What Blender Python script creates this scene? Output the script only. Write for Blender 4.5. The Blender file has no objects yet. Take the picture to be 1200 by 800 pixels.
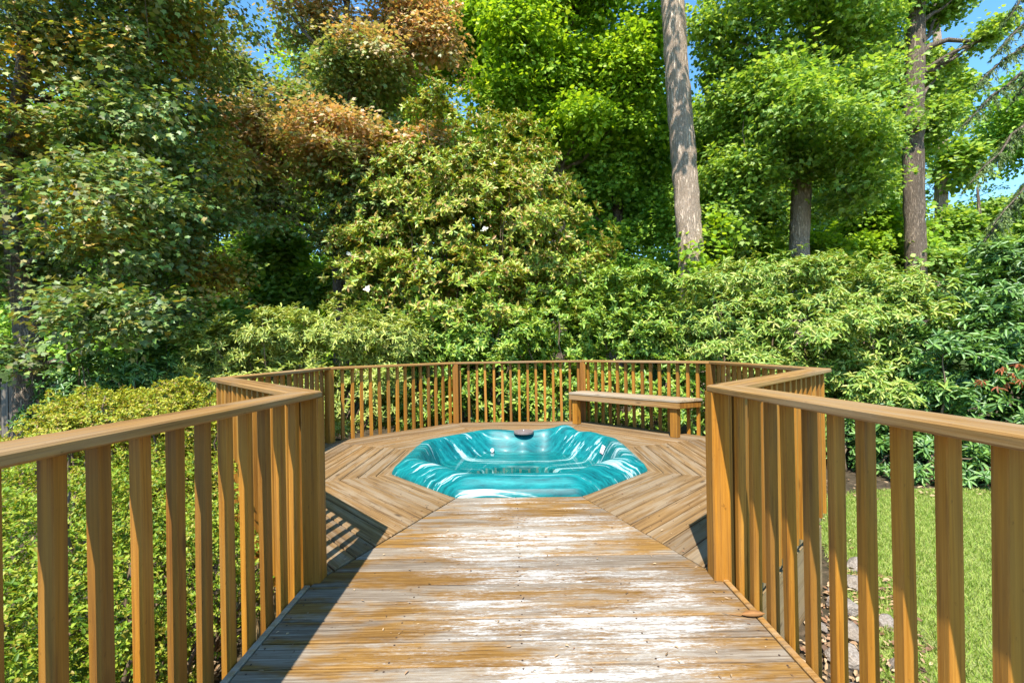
import bpy, bmesh, math, random
import numpy as np
from mathutils import Vector, Matrix
R = math.radians
PI = math.pi
random.seed(7)
rng = np.random.default_rng(11)
C = bpy.context.scene.collection
sc = bpy.context.scene

# ------------------------------------------------------------------ helpers
class MB:
    """collects geometry for one mesh"""
    def __init__(self):
        self.v = []; self.f = []; self.m = []
    def add(self, vs, fs, mi=0):
        b = len(self.v)
        self.v.extend([tuple(p) for p in vs])
        self.f.extend([tuple(b + i for i in f) for f in fs])
        self.m.extend([mi] * len(fs))
    def box(self, lo, hi, mat=None, mi=0):
        x0, y0, z0 = lo; x1, y1, z1 = hi
        vs = [Vector(p) for p in ((x0,y0,z0),(x1,y0,z0),(x1,y1,z0),(x0,y1,z0),(x0,y0,z1),(x1,y0,z1),(x1,y1,z1),(x0,y1,z1))]
        if mat is not None: vs = [mat @ p for p in vs]
        self.add(vs, [(0,3,2,1),(4,5,6,7),(0,1,5,4),(1,2,6,5),(2,3,7,6),(3,0,4,7)], mi)
    def prism(self, poly, z0, z1, ch=0.0, mi=0):
        """convex polygon (ccw) extruded; optional chamfer on the upper and lower rim"""
        n = len(poly)
        def inset(d):
            out = []
            for i in range(n):
                a = Vector(poly[i-1]); b = Vector(poly[i]); c = Vector(poly[(i+1) % n])
                d1 = (b-a).normalized(); d2 = (c-b).normalized()
                n1 = Vector((-d1.y, d1.x)); n2 = Vector((-d2.y, d2.x))
                k = 1 + n1.dot(n2)
                out.append(b + (n1+n2) * (d / max(k, .3)))
            return out
        if ch <= 0:
            rings = [(poly, z0), (poly, z1)]
        else:
            ins = inset(ch)
            rings = [(ins, z0), (poly, z0+ch), (poly, z1-ch), (ins, z1)]
        vs = []; fs = []
        for P, z in rings: vs.extend([(p[0], p[1], z) for p in P])
        for r in range(len(rings)-1):
            for i in range(n):
                j = (i+1) % n
                fs.append((r*n+i, r*n+j, (r+1)*n+j, (r+1)*n+i))
        fs.append(tuple(reversed(range(n))))
        fs.append(tuple((len(rings)-1)*n + i for i in range(n)))
        self.add(vs, fs, mi)
    def tube(self, pts, rad, seg=8, mi=0, cap=True, jit=0.0, rs=None):
        pts = [Vector(p) for p in pts]
        n = len(pts); vs = []; fs = []
        up = Vector((0.13, 0.31, 1)).normalized()
        t0 = (pts[1]-pts[0]).normalized()
        a = t0.cross(up if abs(t0.dot(up)) < .9 else Vector((1,0,0))).normalized()
        for i in range(n):
            t = (pts[min(i+1,n-1)] - pts[max(i-1,0)]).normalized()
            a = (a - t*a.dot(t)).normalized(); b = t.cross(a)
            for k in range(seg):
                th = 2*PI*k/seg
                r = rad[i] * (1 + (random.uniform(-jit, jit) if jit else 0))
                vs.append(pts[i] + (a*math.cos(th) + b*math.sin(th))*r)
        for i in range(n-1):
            for k in range(seg):
                j = (k+1) % seg
                fs.append((i*seg+k, i*seg+j, (i+1)*seg+j, (i+1)*seg+k))
        if cap:
            fs.append(tuple(reversed(range(seg)))); fs.append(tuple((n-1)*seg+k for k in range(seg)))
        self.add(vs, fs, mi)
    def build(self, name, mats, parent=None, smooth=False):
        me = bpy.data.meshes.new(name)
        me.from_pydata(self.v, [], self.f)
        for m in (mats if isinstance(mats, (list, tuple)) else [mats]): me.materials.append(m)
        if any(self.m): me.polygons.foreach_set('material_index', self.m)
        if smooth: me.polygons.foreach_set('use_smooth', [True]*len(me.polygons))
        me.update()
        o = bpy.data.objects.new(name, me); C.objects.link(o)
        if parent is not None: o.parent = parent
        return o

def thing(name, label, cat, loc=(0,0,0), rz=0.0, group=None):
    o = bpy.data.objects.new(name, None); C.objects.link(o)
    o.location = loc; o.rotation_euler = (0,0,rz); o.empty_display_size = .2
    o['label'] = label; o['category'] = cat
    if group: o['group'] = group
    return o
def tag(o, label, cat, group=None):
    o['label'] = label; o['category'] = cat
    if group: o['group'] = group
    return o
def struct(o, kind='structure'):
    o['kind'] = kind; return o

def clip(poly, n, d):
    """keep the part of the polygon with n.p <= d"""
    out = []
    for i in range(len(poly)):
        a = poly[i]; b = poly[(i+1) % len(poly)]
        da = n[0]*a[0]+n[1]*a[1]-d; db = n[0]*b[0]+n[1]*b[1]-d
        if da <= 0: out.append(a)
        if (da < 0 < db) or (db < 0 < da):
            t = da/(da-db); out.append((a[0]+(b[0]-a[0])*t, a[1]+(b[1]-a[1])*t))
    return out

# ------------------------------------------------------------------ material nodes
class NT:
    def __init__(self, name):
        self.mat = bpy.data.materials.new(name); self.mat.use_nodes = True
        self.t = self.mat.node_tree; self.t.nodes.clear()
        self.out = self.t.nodes.new('ShaderNodeOutputMaterial')
    def n(self, typ, **kw):
        nd = self.t.nodes.new(typ)
        for k, v in kw.items():
            if hasattr(nd, k): setattr(nd, k, v)
        return nd
    def L(self, a, b): self.t.links.new(a, b)
    def val(self, sock, v):
        if hasattr(v, 'is_output') or isinstance(v, bpy.types.NodeSocket): self.L(v, sock)
        else: sock.default_value = v
    def math(self, op, a, b=0.0, clamp=False):
        nd = self.n('ShaderNodeMath', operation=op, use_clamp=clamp)
        self.val(nd.inputs[0], a); self.val(nd.inputs[1], b)
        return nd.outputs[0]
    def vmath(self, op, a, b):
        nd = self.n('ShaderNodeVectorMath', operation=op)
        self.val(nd.inputs[0], a); self.val(nd.inputs[1], b)
        return nd.outputs[0]
    def mix(self, f, a, b, mode='MIX'):
        nd = self.n('ShaderNodeMix', data_type='RGBA', blend_type=mode)
        self.val(nd.inputs[0], f)
        for s, v in ((nd.inputs[6], a), (nd.inputs[7], b)):
            self.val(s, v if not isinstance(v, tuple) or len(v) == 4 else (*v, 1))
        return nd.outputs[2]
    def noise(self, vec, scale=1.0, detail=4.0, rough=.55, dist=0.0, dim='3D', w=None):
        nd = self.n('ShaderNodeTexNoise', noise_dimensions=dim)
        if vec is not None: self.L(vec, nd.inputs['Vector'])
        nd.inputs['Scale'].default_value = scale; nd.inputs['Detail'].default_value = detail
        nd.inputs['Roughness'].default_value = rough; nd.inputs['Distortion'].default_value = dist
        if w is not None: self.val(nd.inputs['W'], w)
        return nd.outputs['Fac']
    def ramp(self, fac, stops, interp='LINEAR'):
        nd = self.n('ShaderNodeValToRGB'); cr = nd.color_ramp; cr.interpolation = interp
        while len(cr.elements) < len(stops): cr.elements.new(.5)
        for e, (p, c) in zip(cr.elements, stops):
            e.position = p; e.color = (*c, 1) if len(c) == 3 else c
        self.val(nd.inputs[0], fac)
        return nd.outputs['Color']
    def step(self, x, a, b):
        nd = self.n('ShaderNodeMapRange', interpolation_type='SMOOTHSTEP')
        self.val(nd.inputs['Value'], x); nd.inputs['From Min'].default_value = a; nd.inputs['From Max'].default_value = b
        return nd.outputs['Result']
    def coord(self, scale=(1,1,1), kind='Object', offset=None):
        tc = self.n('ShaderNodeTexCoord').outputs[kind]
        if offset is not None: tc = self.vmath('ADD', tc, offset)
        return self.vmath('MULTIPLY', tc, scale)
    def principled(self, color, rough=.6, spec=.4, bump=None, bstr=.3, bdist=.004, coat=0.0, coatr=.05):
        p = self.n('ShaderNodeBsdfPrincipled')
        self.val(p.inputs['Base Color'], color if not isinstance(color, tuple) else (*color[:3], 1))
        self.val(p.inputs['Roughness'], rough); p.inputs['Specular IOR Level'].default_value = spec
        p.inputs['Coat Weight'].default_value = coat; p.inputs['Coat Roughness'].default_value = coatr
        if bump is not None:
            b = self.n('ShaderNodeBump'); b.inputs['Strength'].default_value = bstr; b.inputs['Distance'].default_value = bdist
            self.L(bump, b.inputs['Height']); self.L(b.outputs[0], p.inputs['Normal'])
        return p
    def surf(self, shader):
        self.L(shader.outputs[0], self.out.inputs['Surface']); return self.mat

def wood(name, dark, mid, light, grey, axis='X', grey_amt=.3, rough=.62, grain=100.0, per='object', rvar=.5):
    """stained softwood with grain along one axis of the object"""
    t = NT(name)
    if per == 'object': rnd = t.n('ShaderNodeObjectInfo').outputs['Random']
    else: rnd = t.n('ShaderNodeNewGeometry').outputs['Random Per Island']
    off = t.n('ShaderNodeCombineXYZ')
    t.L(t.math('MULTIPLY', rnd, 37.0), off.inputs[0]); t.L(t.math('MULTIPLY', rnd, 91.0), off.inputs[1]); t.L(t.math('MULTIPLY', rnd, 53.0), off.inputs[2])
    def sc3(k): return {'X': (k,1,1), 'Y': (1,k,1), 'Z': (1,1,k)}[axis]
    v = t.coord(sc3(.022), offset=off.outputs[0])
    g = t.noise(v, grain, 6, .68, .6)
    g2 = t.noise(v, grain*.27, 4, .55, .9)
    col = t.ramp(t.math('ADD', t.math('MULTIPLY', g, .55), t.math('MULTIPLY', g2, .45)), [(.36, dark), (.48, mid), (.64, light)])
    blot = t.noise(t.coord(sc3(.07), offset=off.outputs[0]), 16, 6, .68, .4)
    big = t.noise(t.coord(sc3(.35), offset=off.outputs[0]), 2.2, 3, .55)
    gm = t.step(t.math('ADD', t.math('MULTIPLY', blot, .6), t.math('MULTIPLY', big, .4)), .45, .60)
    col = t.mix(t.math('MULTIPLY', gm, grey_amt), col, t.mix(g, tuple(x*.6 for x in grey), tuple(x*1.25 for x in grey)))
    col = t.mix(rvar, col, t.ramp(rnd, [(0, (.62,.58,.54)), (.5, (1,1,1)), (1, (1.22,1.17,1.08))]), 'MULTIPLY')
    knot = t.n('ShaderNodeTexVoronoi'); t.L(t.coord(sc3(.33), offset=off.outputs[0]), knot.inputs['Vector']); knot.inputs['Scale'].default_value = 6.5
    col = t.mix(t.math('MULTIPLY', t.math('SUBTRACT', 1.0, t.step(knot.outputs['Distance'], .03, .15)), .75), col, (dark[0]*.45, dark[1]*.4, dark[2]*.4))
    spk = t.noise(t.coord(sc3(.4)), 55, 3, .6)
    col = t.mix(t.math('MULTIPLY', t.step(spk, .66, .73), .45), col, tuple(x*.4 for x in dark))
    p = t.principled(col, rough, .35, g, .6, .002)
    return t.surf(p)

def flat_mat(name, col, rough=.6, spec=.4, var=.15, scale=30):
    t = NT(name)
    nz = t.noise(t.coord(), scale, 4)
    c = t.mix(nz, tuple(x*(1-var) for x in col), tuple(min(1, x*(1+var)) for x in col))
    return t.surf(t.principled(c, rough, spec, nz, .15, .003))

M = {}
M['rail'] = wood('stained railing wood', (0.1516,0.0539,0.0040), (0.2777,0.1134,0.0087), (0.3889,0.1709,0.0162), (0.2424,0.1440,0.0439), 'Z', .3, .6, 110, 'object', .85)
M['cap'] = wood('handrail wood', (0.1160,0.0529,0.0117), (0.2609,0.1322,0.0333), (0.3672,0.2097,0.0707), (0.2899,0.2097,0.1249), 'X', .55)
M['post'] = M['rail']
M['platform'] = wood('weathered platform boards', (0.0524,0.0261,0.0080), (0.1538,0.0849,0.0284), (0.2378,0.1438,0.0568), (0.2588,0.1961,0.1250), 'X', .75, .78, 120.0, 'island', .8)
M['fascia'] = wood('pale fascia wood', (0.1634,0.1021,0.0408), (0.2533,0.1675,0.0735), (0.3268,0.2288,0.1144), (0.2778,0.2124,0.1389), 'X', .4, .75)
M['bench_top'] = wood('grey bench top wood', (0.1345,0.0870,0.0435), (0.2611,0.1820,0.0949), (0.3560,0.2690,0.1662), (0.3481,0.3007,0.2453), 'X', .7, .75, 60, 'island')

def walkway_mat():
    t = NT('worn painted walkway boards')
    rnd = t.n('ShaderNodeNewGeometry').outputs['Random Per Island']
    off = t.n('ShaderNodeCombineXYZ')
    t.L(t.math('MULTIPLY', rnd, 37.0), off.inputs[0]); t.L(t.math('MULTIPLY', rnd, 11.0), off.inputs[2])
    v = t.coord((.03,1,1), offset=off.outputs[0])
    g = t.noise(v, 130, 5, .7, 1.0)
    g2 = t.noise(v, 26, 4, .6, 2.5)
    gg = t.math('ADD', t.math('MULTIPLY', g, .55), t.math('MULTIPLY', g2, .45))
    wood_c = t.ramp(gg, [(.33, (.045,.020,.005)), (.46, (.155,.078,.017)), (.56, (.235,.128,.033)), (.68, (.32,.215,.10))])
    grey_c = t.ramp(gg, [(.33, (.065,.048,.034)), (.48, (.185,.145,.105)), (.62, (.30,.26,.205))])
    blot = t.noise(t.coord((.45,1.8,1), offset=off.outputs[0]), 3.4, 5, .65)
    base = t.mix(t.step(blot, .44, .60), wood_c, grey_c)
    # white paint left in streaks along the boards
    xyz = t.n('ShaderNodeSeparateXYZ'); t.L(t.n('ShaderNodeTexCoord').outputs['Object'], xyz.inputs[0])
    st = t.noise(t.coord((.10,1,1), offset=off.outputs[0]), 26, 7, .78, .5)
    big = t.noise(t.coord((.45,1.4,1), offset=off.outputs[0]), 2.4, 3, .55)
    big2 = t.noise(t.coord((.5,1.3,1)), 1.7, 3, .55)
    fine = t.noise(t.coord((.20,1,1), offset=off.outputs[0]), 170, 5, .75)
    m = t.math('ADD', t.math('ADD', t.math('MULTIPLY', st, .40), t.math('MULTIPLY', big, .36)), t.math('ADD', t.math('MULTIPLY', big2, .10), t.math('MULTIPLY', fine, .26)))
    # foot traffic leaves more paint to the right of the middle; the rim sides are stained darker
    xm = t.math('ABSOLUTE', t.math('SUBTRACT', xyz.outputs[0], .22))
    m = t.math('SUBTRACT', m, t.math('MULTIPLY', t.step(xm, .45, 1.25), .15))
    m = t.math('SUBTRACT', m, t.math('MULTIPLY', t.step(xyz.outputs[1], 2.9, 3.7), .05))
    white = t.step(m, .558, .615)
    thin = t.math('MULTIPLY', t.step(m, .49, .59), .38)
    col = t.mix(thin, base, (.36,.325,.28))
    col = t.mix(t.math('MULTIPLY', white, .92), col, t.mix(g, (.36,.345,.32), (.57,.56,.535)))
    spots = t.noise(t.coord((.5,1,1)), 52, 3, .6)
    col = t.mix(t.math('MULTIPLY', t.step(spots, .66, .72), .75), col, (.06,.035,.018))
    rr = t.ramp(rnd, [(0, (.70,.66,.62)), (1, (1.12,1.10,1.06))])
    col = t.mix(.75, col, rr, 'MULTIPLY')
    h = t.math('ADD', gg, t.math('MULTIPLY', white, .3))
    return t.surf(t.principled(col, .85, .2, h, .8, .003))
M['walkway'] = walkway_mat()
M['nail'] = flat_mat('rusty nail heads', (.05,.03,.02), .7)

# ------------------------------------------------------------------ camera, sun, sky
CAM_Z = 1.252
cam_d = bpy.data.cameras.new('camera'); cam = bpy.data.objects.new('camera', cam_d); C.objects.link(cam)
cam.location = (0, 0, CAM_Z)
cam_d.sensor_width = 36; cam_d.lens = 16.0; cam_d.clip_start = .05; cam_d.clip_end = 2000
cam_d.shift_y = 0.0068
cam.rotation_euler = (Matrix.Rotation(R(90), 3, 'X') @ Matrix.Rotation(R(-.95), 3, 'Z')).to_euler()
sc.camera = cam

SUN = Vector((-.158, -.68, 1.0)).normalized()          # towards the sun
elev = math.asin(SUN.z); azim = math.atan2(SUN.x, SUN.y)
sd = bpy.data.lights.new('sun', 'SUN'); so = bpy.data.objects.new('sun', sd); C.objects.link(so)
sd.energy = 4.4; sd.angle = R(.53); sd.color = (1, .955, .88)
so.rotation_euler = (-SUN).to_track_quat('-Z', 'Y').to_euler(); so.location = (-10, -30, 40)
w = bpy.data.worlds.new('World'); sc.world = w; w.use_nodes = True
nt = w.node_tree; nt.nodes.clear()
sky = nt.nodes.new('ShaderNodeTexSky'); sky.sky_type = 'NISHITA'; sky.sun_disc = False
sky.sun_elevation = elev; sky.sun_rotation = azim; sky.air_density = 1.0; sky.dust_density = .1; sky.ozone_density = 4.0
bg = nt.nodes.new('ShaderNodeBackground'); bg.inputs[1].default_value = .15
ow = nt.nodes.new('ShaderNodeOutputWorld'); hs = nt.nodes.new('ShaderNodeHueSaturation'); hs.inputs['Saturation'].default_value = 1.16; hs.inputs['Hue'].default_value = .49
nt.links.new(sky.outputs[0], hs.inputs['Color']); nt.links.new(hs.outputs[0], bg.inputs[0]); nt.links.new(bg.outputs[0], ow.inputs[0])
sc.view_settings.view_transform = 'Standard'; sc.view_settings.look = 'None'; sc.view_settings.gamma = 1
sc.view_settings.exposure = 1.32; sc.view_settings.use_curve_mapping = False
sc.render.engine = 'CYCLES'
sc.cycles.use_denoising = True
try: sc.cycles.denoiser = 'OPENIMAGEDENOISE'
except Exception: pass
sc.cycles.max_bounces = 8; sc.cycles.diffuse_bounces = 4; sc.cycles.glossy_bounces = 3
sc.cycles.transmission_bounces = 4; sc.cycles.transparent_max_bounces = 8
sc.cycles.caustics_reflective = False; sc.cycles.caustics_refractive = False
sc.cycles.sample_clamp_indirect = 6

GROUND = -0.9

# ------------------------------------------------------------------ layout of deck and railings (metres, deck top z = 0)
PC = Vector((.06, 5.13, 0)); PROT = R(-1.1)
APO = 2.655; T8 = math.tan(PI/8); S8 = 2*APO*T8
PM = Matrix.Translation(PC) @ Matrix.Rotation(PROT, 4, 'Z')
def plat(x, y, z=0.0): return PM @ Vector((x, y, z))
verts8 = [plat(APO/math.cos(PI/8)*math.cos(R(-90-22.5-45*k)), APO/math.cos(PI/8)*math.sin(R(-90-22.5-45*k))) for k in range(8)]
WL, WR = verts8[0], verts8[7]
XL, XR = -1.14, 1.14
path = [Vector((XL, -1.7, 0)), Vector((XL, WL.y, 0))] + [v.copy() for v in verts8[1:7]] + [Vector((XR, WR.y, 0)), Vector((XR, -1.7, 0))]
NSEG = len(path) - 1
def left_normal(a, b):
    d = (b-a).normalized(); return Vector((-d.y, d.x, 0))
def offset_pt(i, d):
    """point of the path moved d towards the outside (left of travel), mitred"""
    if i == 0: return path[0] + left_normal(path[0], path[1])*d
    if i == NSEG: return path[NSEG] + left_normal(path[NSEG-1], path[NSEG])*d
    n1 = left_normal(path[i-1], path[i]); n2 = left_normal(path[i], path[i+1])
    return path[i] + (n1+n2) * (d/(1+n1.dot(n2)))

# ------------------------------------------------------------------ deck
deck = thing('wooden_deck', 'weathered wooden deck with a paint-worn walkway leading to an octagonal tub platform', 'deck', (0,0,0))
PITCH = .158; GAP = .009
def board(mb, poly, z1=0.0, th=.036):
    if len(poly) < 3: return
    dz = random.uniform(-.0015, .0015)
    mb.prism(poly, z1-th, z1+dz, .005)
# walkway and front sector: boards across
INNER = 1.275
wf = MB()
y = 2.458 + PITCH*9
front_y = PC.y - INNER
k = 0
y1 = front_y
while y1 > -1.75:
    y0 = y1 - PITCH
    poly = [(-1.1, y0+GAP/2), (1.1, y0+GAP/2), (1.1, y1-GAP/2), (-1.1, y1-GAP/2)]
    if y1 > 2.3:
        # mitre against the neighbouring sectors, in the platform's frame
        inv = PM.inverted()
        for sgn in (-1, 1):
            g = .011 if sgn < 0 else .004
            nrm = Vector((sgn*math.cos(PI/8), math.sin(PI/8), 0))     # local: keep |x|cos + y sin <= -g
            nw = PM.to_3x3() @ nrm
            d = -g + nw.dot(PC)
            poly = clip(poly, (nw.x, nw.y), d)
    board(wf, poly)
    for nx in (-1.06, -.52, .02, .55, 1.06):
        for ny in (.028, PITCH-.028):
            px = nx + random.uniform(-.01, .01); py = y0 + ny + random.uniform(-.006, .006)
            if y1 > 2.5 and abs(px) > .45: continue
            q = [(px+.0045*math.cos(a), py+.0045*math.sin(a)) for a in [i*PI/3 for i in range(6)]]
            wf.prism(q, -.004, .0022, 0, 1)
    y1 = y0
wfo = wf.build('walkway_floor', [M['walkway'], M['nail']], deck)
# the seven other sectors of the octagon
for kk in range(1, 8):
    ang = -90 - 45*kk
    mb = MB(); y0 = INNER
    while y0 < APO - .005:
        y1 = min(y0 + PITCH, APO - .004)
        poly = [(-3, y0+GAP/2), (3, y0+GAP/2), (3, y1-GAP/2), (-3, y1-GAP/2)]
        for sgn in (-1, 1):
            g = .003
            if kk == 1 and sgn > 0: g = .006
            poly = clip(poly, (sgn*math.cos(PI/8), -math.sin(PI/8)), -g)
        board(mb, poly)
        hw = (y0+y1)/2*T8
        for nx in np.arange(-hw+.09, hw-.05, .44):
            for ny in (.03, PITCH-.03):
                px = nx + random.uniform(-.012,.012); py = y0+ny
                if py > APO-.01: continue
                q = [(px+.0042*math.cos(a), py+.0042*math.sin(a)) for a in [i*PI/3 for i in range(6)]]
                mb.prism(q, -.004, .002, 0, 1)
        y0 += PITCH
    o = mb.build('floor_section', [M['platform'], M['nail']], deck)
    o.matrix_local = PM @ Matrix.Rotation(R(ang-90), 4, 'Z')
# rim, edge strips, fascia and skirting
for sgn in (-1, 1):
    mb = MB(); x0, x1 = sorted((sgn*1.104, sgn*1.134))
    mb.prism([(x0, -1.7), (x1, -1.7), (x1, 2.44), (x0, 2.44)], -.2, .004, .004)
    mb.build('edge_strip', M['cap'] if sgn > 0 else M['bench_top'], deck)
for i in range(NSEG):
    a0, a1 = offset_pt(i, -.004), offset_pt(i+1, -.004); b0, b1 = offset_pt(i, -.040), offset_pt(i+1, -.040)
    Ld = (a1-a0).length; mid = (path[i]+path[i+1])/2; dr = (path[i+1]-path[i]).normalized()
    fr = Matrix.Translation(mid) @ Matrix.Rotation(math.atan2(dr.y, dr.x), 4, 'Z'); inv = fr.inverted()
    pl = [tuple((inv @ p)[:2]) for p in (b0, b1, a1, a0)]
    if i not in (0, NSEG-1):
        mb = MB(); mb.prism(pl, -.29, -.038, .003)
        o = mb.build('fascia', M['fascia'], deck); o.matrix_local = fr
    else:
        mb = MB(); mb.prism(pl, -.29, -.21, .003)
        o = mb.build('fascia', M['fascia'], deck); o.matrix_local = fr
    mb = MB(); L = (path[i+1]-path[i]).length; n = int(L/.15); st = L/n
    for q in range(n):
        x0 = -L/2 + q*st
        mb.box((x0+.004, -.034, GROUND-.1), (x0+st-.004, -.012, -.335+random.uniform(-.004,.004)))
    o = mb.build('skirting', M['fascia'], deck); o.matrix_local = fr
mb = MB()
for q in range(16):
    mb.box((-1.08, -1.6+q*.4, -.24), (1.08, -1.562+q*.4, -.038))
mb.build('joist', M['fascia'], deck)

# ------------------------------------------------------------------ railings
CAP_T, CAP_Z, TILT = .034, 1.034, .72
RAIL_LABELS = [
 'long weathered wooden railing along the left edge of the walkway above the clipped hedge',
 'short slanting wooden railing between the left walkway railing and the yellow-green mounded hedge',
 'wooden railing at the left end of the tub platform seen edge on',
 'wooden railing left behind the teal tub, in front of the pale narrow-leaved shrub',
 'straight wooden railing directly behind the teal tub and its round grey lid',
 'wooden railing running behind the wooden bench',
 'wooden railing at the right end of the platform beyond the bench, seen edge on',
 'slanting wooden railing between the right walkway railing and the big bright shrub, above the rocks',
 'long orange-brown wooden railing along the right edge of the walkway above the lawn']
bal_cache = {}
def baluster_mesh(z0, z1, hw=.0205):
    key = (round(z0,3), round(z1,3))
    if key not in bal_cache:
        mb = MB(); mb.prism([(-hw,-hw),(hw,-hw),(hw,hw),(-hw,hw)][::1], z0, z1, 0)
        # chamfered long edges
        c = .003; mb = MB()
        mb.prism([(-hw+c,-hw),(hw-c,-hw),(hw,-hw+c),(hw,hw-c),(hw-c,hw),(-hw+c,hw),(-hw,hw-c),(-hw,-hw+c)], z0, z1, 0)
        o = mb.build('baluster', M['rail']); bal_cache[key] = o.data
        bpy.data.objects.remove(o)
    return bal_cache[key]
def post_obj(parent, lx, ly, z0, z1, hw=.047, rz=0):
    mb = MB(); c = .006
    mb.prism([(-hw+c,-hw),(hw-c,-hw),(hw,-hw+c),(hw,hw-c),(hw-c,hw),(-hw+c,hw),(-hw,hw-c),(-hw,-hw+c)], z0, z1, 0)
    o = mb.build('post', M['post'], parent); o.location = (lx, ly, 0); o.rotation_euler = (0,0,rz)
    return o
for i in range(NSEG):
    mid = (path[i]+path[i+1])/2; dr = (path[i+1]-path[i]).normalized(); rz = math.atan2(dr.y, dr.x)
    fr = Matrix.Translation(mid) @ Matrix.Rotation(rz, 4, 'Z'); inv = fr.inverted()
    t = thing('deck_railing', RAIL_LABELS[i], 'railing', mid, rz, 'wooden railings around the deck')
    L = (path[i+1]-path[i]).length
    q = [tuple((inv @ offset_pt(j, d))[:2]) for j, d in ((i,-.08),(i+1,-.08),(i+1,.075),(i,.075))]
    # a hair of clearance at the mitres
    q = [(q[0][0]+.0012, q[0][1]), (q[1][0]-.0012, q[1][1]), (q[2][0]-.0012, q[2][1]), (q[3][0]+.0012, q[3][1])]
    mb = MB(); mb.prism(q, CAP_Z-CAP_T, CAP_Z, .006)
    cap = mb.build('handrail', M['cap'], t)
    if i == NSEG-1:                      # the two walkway handrails climb slightly towards the house
        cap.rotation_euler = (0, -R(TILT), 0); cap.location = (CAP_Z*math.sin(R(TILT)), 0, L/2*math.sin(R(TILT)))
    if i == 0:
        cap.rotation_euler = (0, R(TILT), 0); cap.location = (-CAP_Z*math.sin(R(TILT)), 0, L/2*math.sin(R(TILT)))
    z0, z1 = -.20, CAP_Z-CAP_T-.0005
    xs = []
    if i == 0:
        xs = [(1.117+.14*j+.02) - mid.y for j in range(-19, 10)]
    elif i == NSEG-1:
        xs = [mid.y - (1.06+.14*j+.02) for j in range(-19, 11)]
    else:
        xs = [(j-7)*.1445 for j in range(15)]
    bz1 = z1 + (.0 if i < NSEG-1 else .0)
    for x in xs:
        top = z1 + {0: (L/2-x), NSEG-1: (L/2+x)}.get(i, 0)*math.tan(R(TILT)) + (.004 if i in (0, NSEG-1) else 0)
        o = bpy.data.objects.new('baluster', baluster_mesh(-.24 if i in (0, NSEG-1) else z0, top)); C.objects.link(o); o.parent = t
        o.location = (x + random.uniform(-.003,.003), .0215, random.uniform(-.006, 0)); o.rotation_euler = (random.uniform(-.004,.004), random.uniform(-.008,.008), random.uniform(-.06,.06))
    # posts: one at the far end of each run, inside the balusters
    if i == 0: post_obj(t, L/2+.015, -.034, -.02, z1)
    elif i == NSEG-1: post_obj(t, -L/2-.015, -.034, -.02, z1)
    elif i in (1, 2, 3, 4, 5, 6):
        v = inv @ offset_pt(i+1, -.052)
        o = post_obj(t, v.x, v.y, 0.0, z1)
        o.rotation_euler = (0,0, 0 if i in (3,4) else R(-22.5))
        if i == 4: o.rotation_euler = (0,0,0)
        if i == 3: o.rotation_euler = (0,0,R(-45))

# ------------------------------------------------------------------ bench
n45 = (path[6]-path[5]).normalized(); BR = math.atan2(n45.y, n45.x)
bm_ = (path[5]+path[6])/2
bench = thing('wooden_bench', 'low wooden bench with grey top boards fixed in front of the back right railing', 'bench', bm_, BR)
bi = (Matrix.Translation(bm_) @ Matrix.Rotation(BR, 4, 'Z')).inverted()
hb = S8/2
def bench_strip(mb, y0, y1, z0, z1, ch=.004, ext=-.14):
    # right end cut along the mitre of the corner
    xa, xb = -hb + .02, None
    e0 = hb + y0*T8 + ext; e1 = hb + y1*T8 + ext
    mb.prism([(xa, y0), (e0, y0), (e1, y1), (xa, y1)], z0, z1, ch)
mb = MB()
for q in range(3):
    bench_strip(mb, -.425+q*.135, -.425+q*.135+.13, .485, .52, .004)
mb.build('seat', M['bench_top'], bench)
mb = MB(); bench_strip(mb, -.418, -.383, .40, .483, .003, -.148)
mb.build('apron', M['cap'], bench)
mb = MB(); e0 = hb-.382*T8-.15; e1 = hb-.05*T8-.15
mb.prism([(e0-.035,-.381),(e0,-.381),(e1,-.03),(e1-.035,-.03)], .40, .483, .003)
mb.build('end_apron', M['rail'], bench)
for lx in (-hb+.1, hb-.40):
    mb = MB(); mb.prism([(-.05,-.045),(.05,-.045),(.05,.045),(-.05,.045)], 0, .484, .004)
    o = mb.build('leg', M['rail'], bench); o.location = (lx, -.335, 0)

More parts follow.
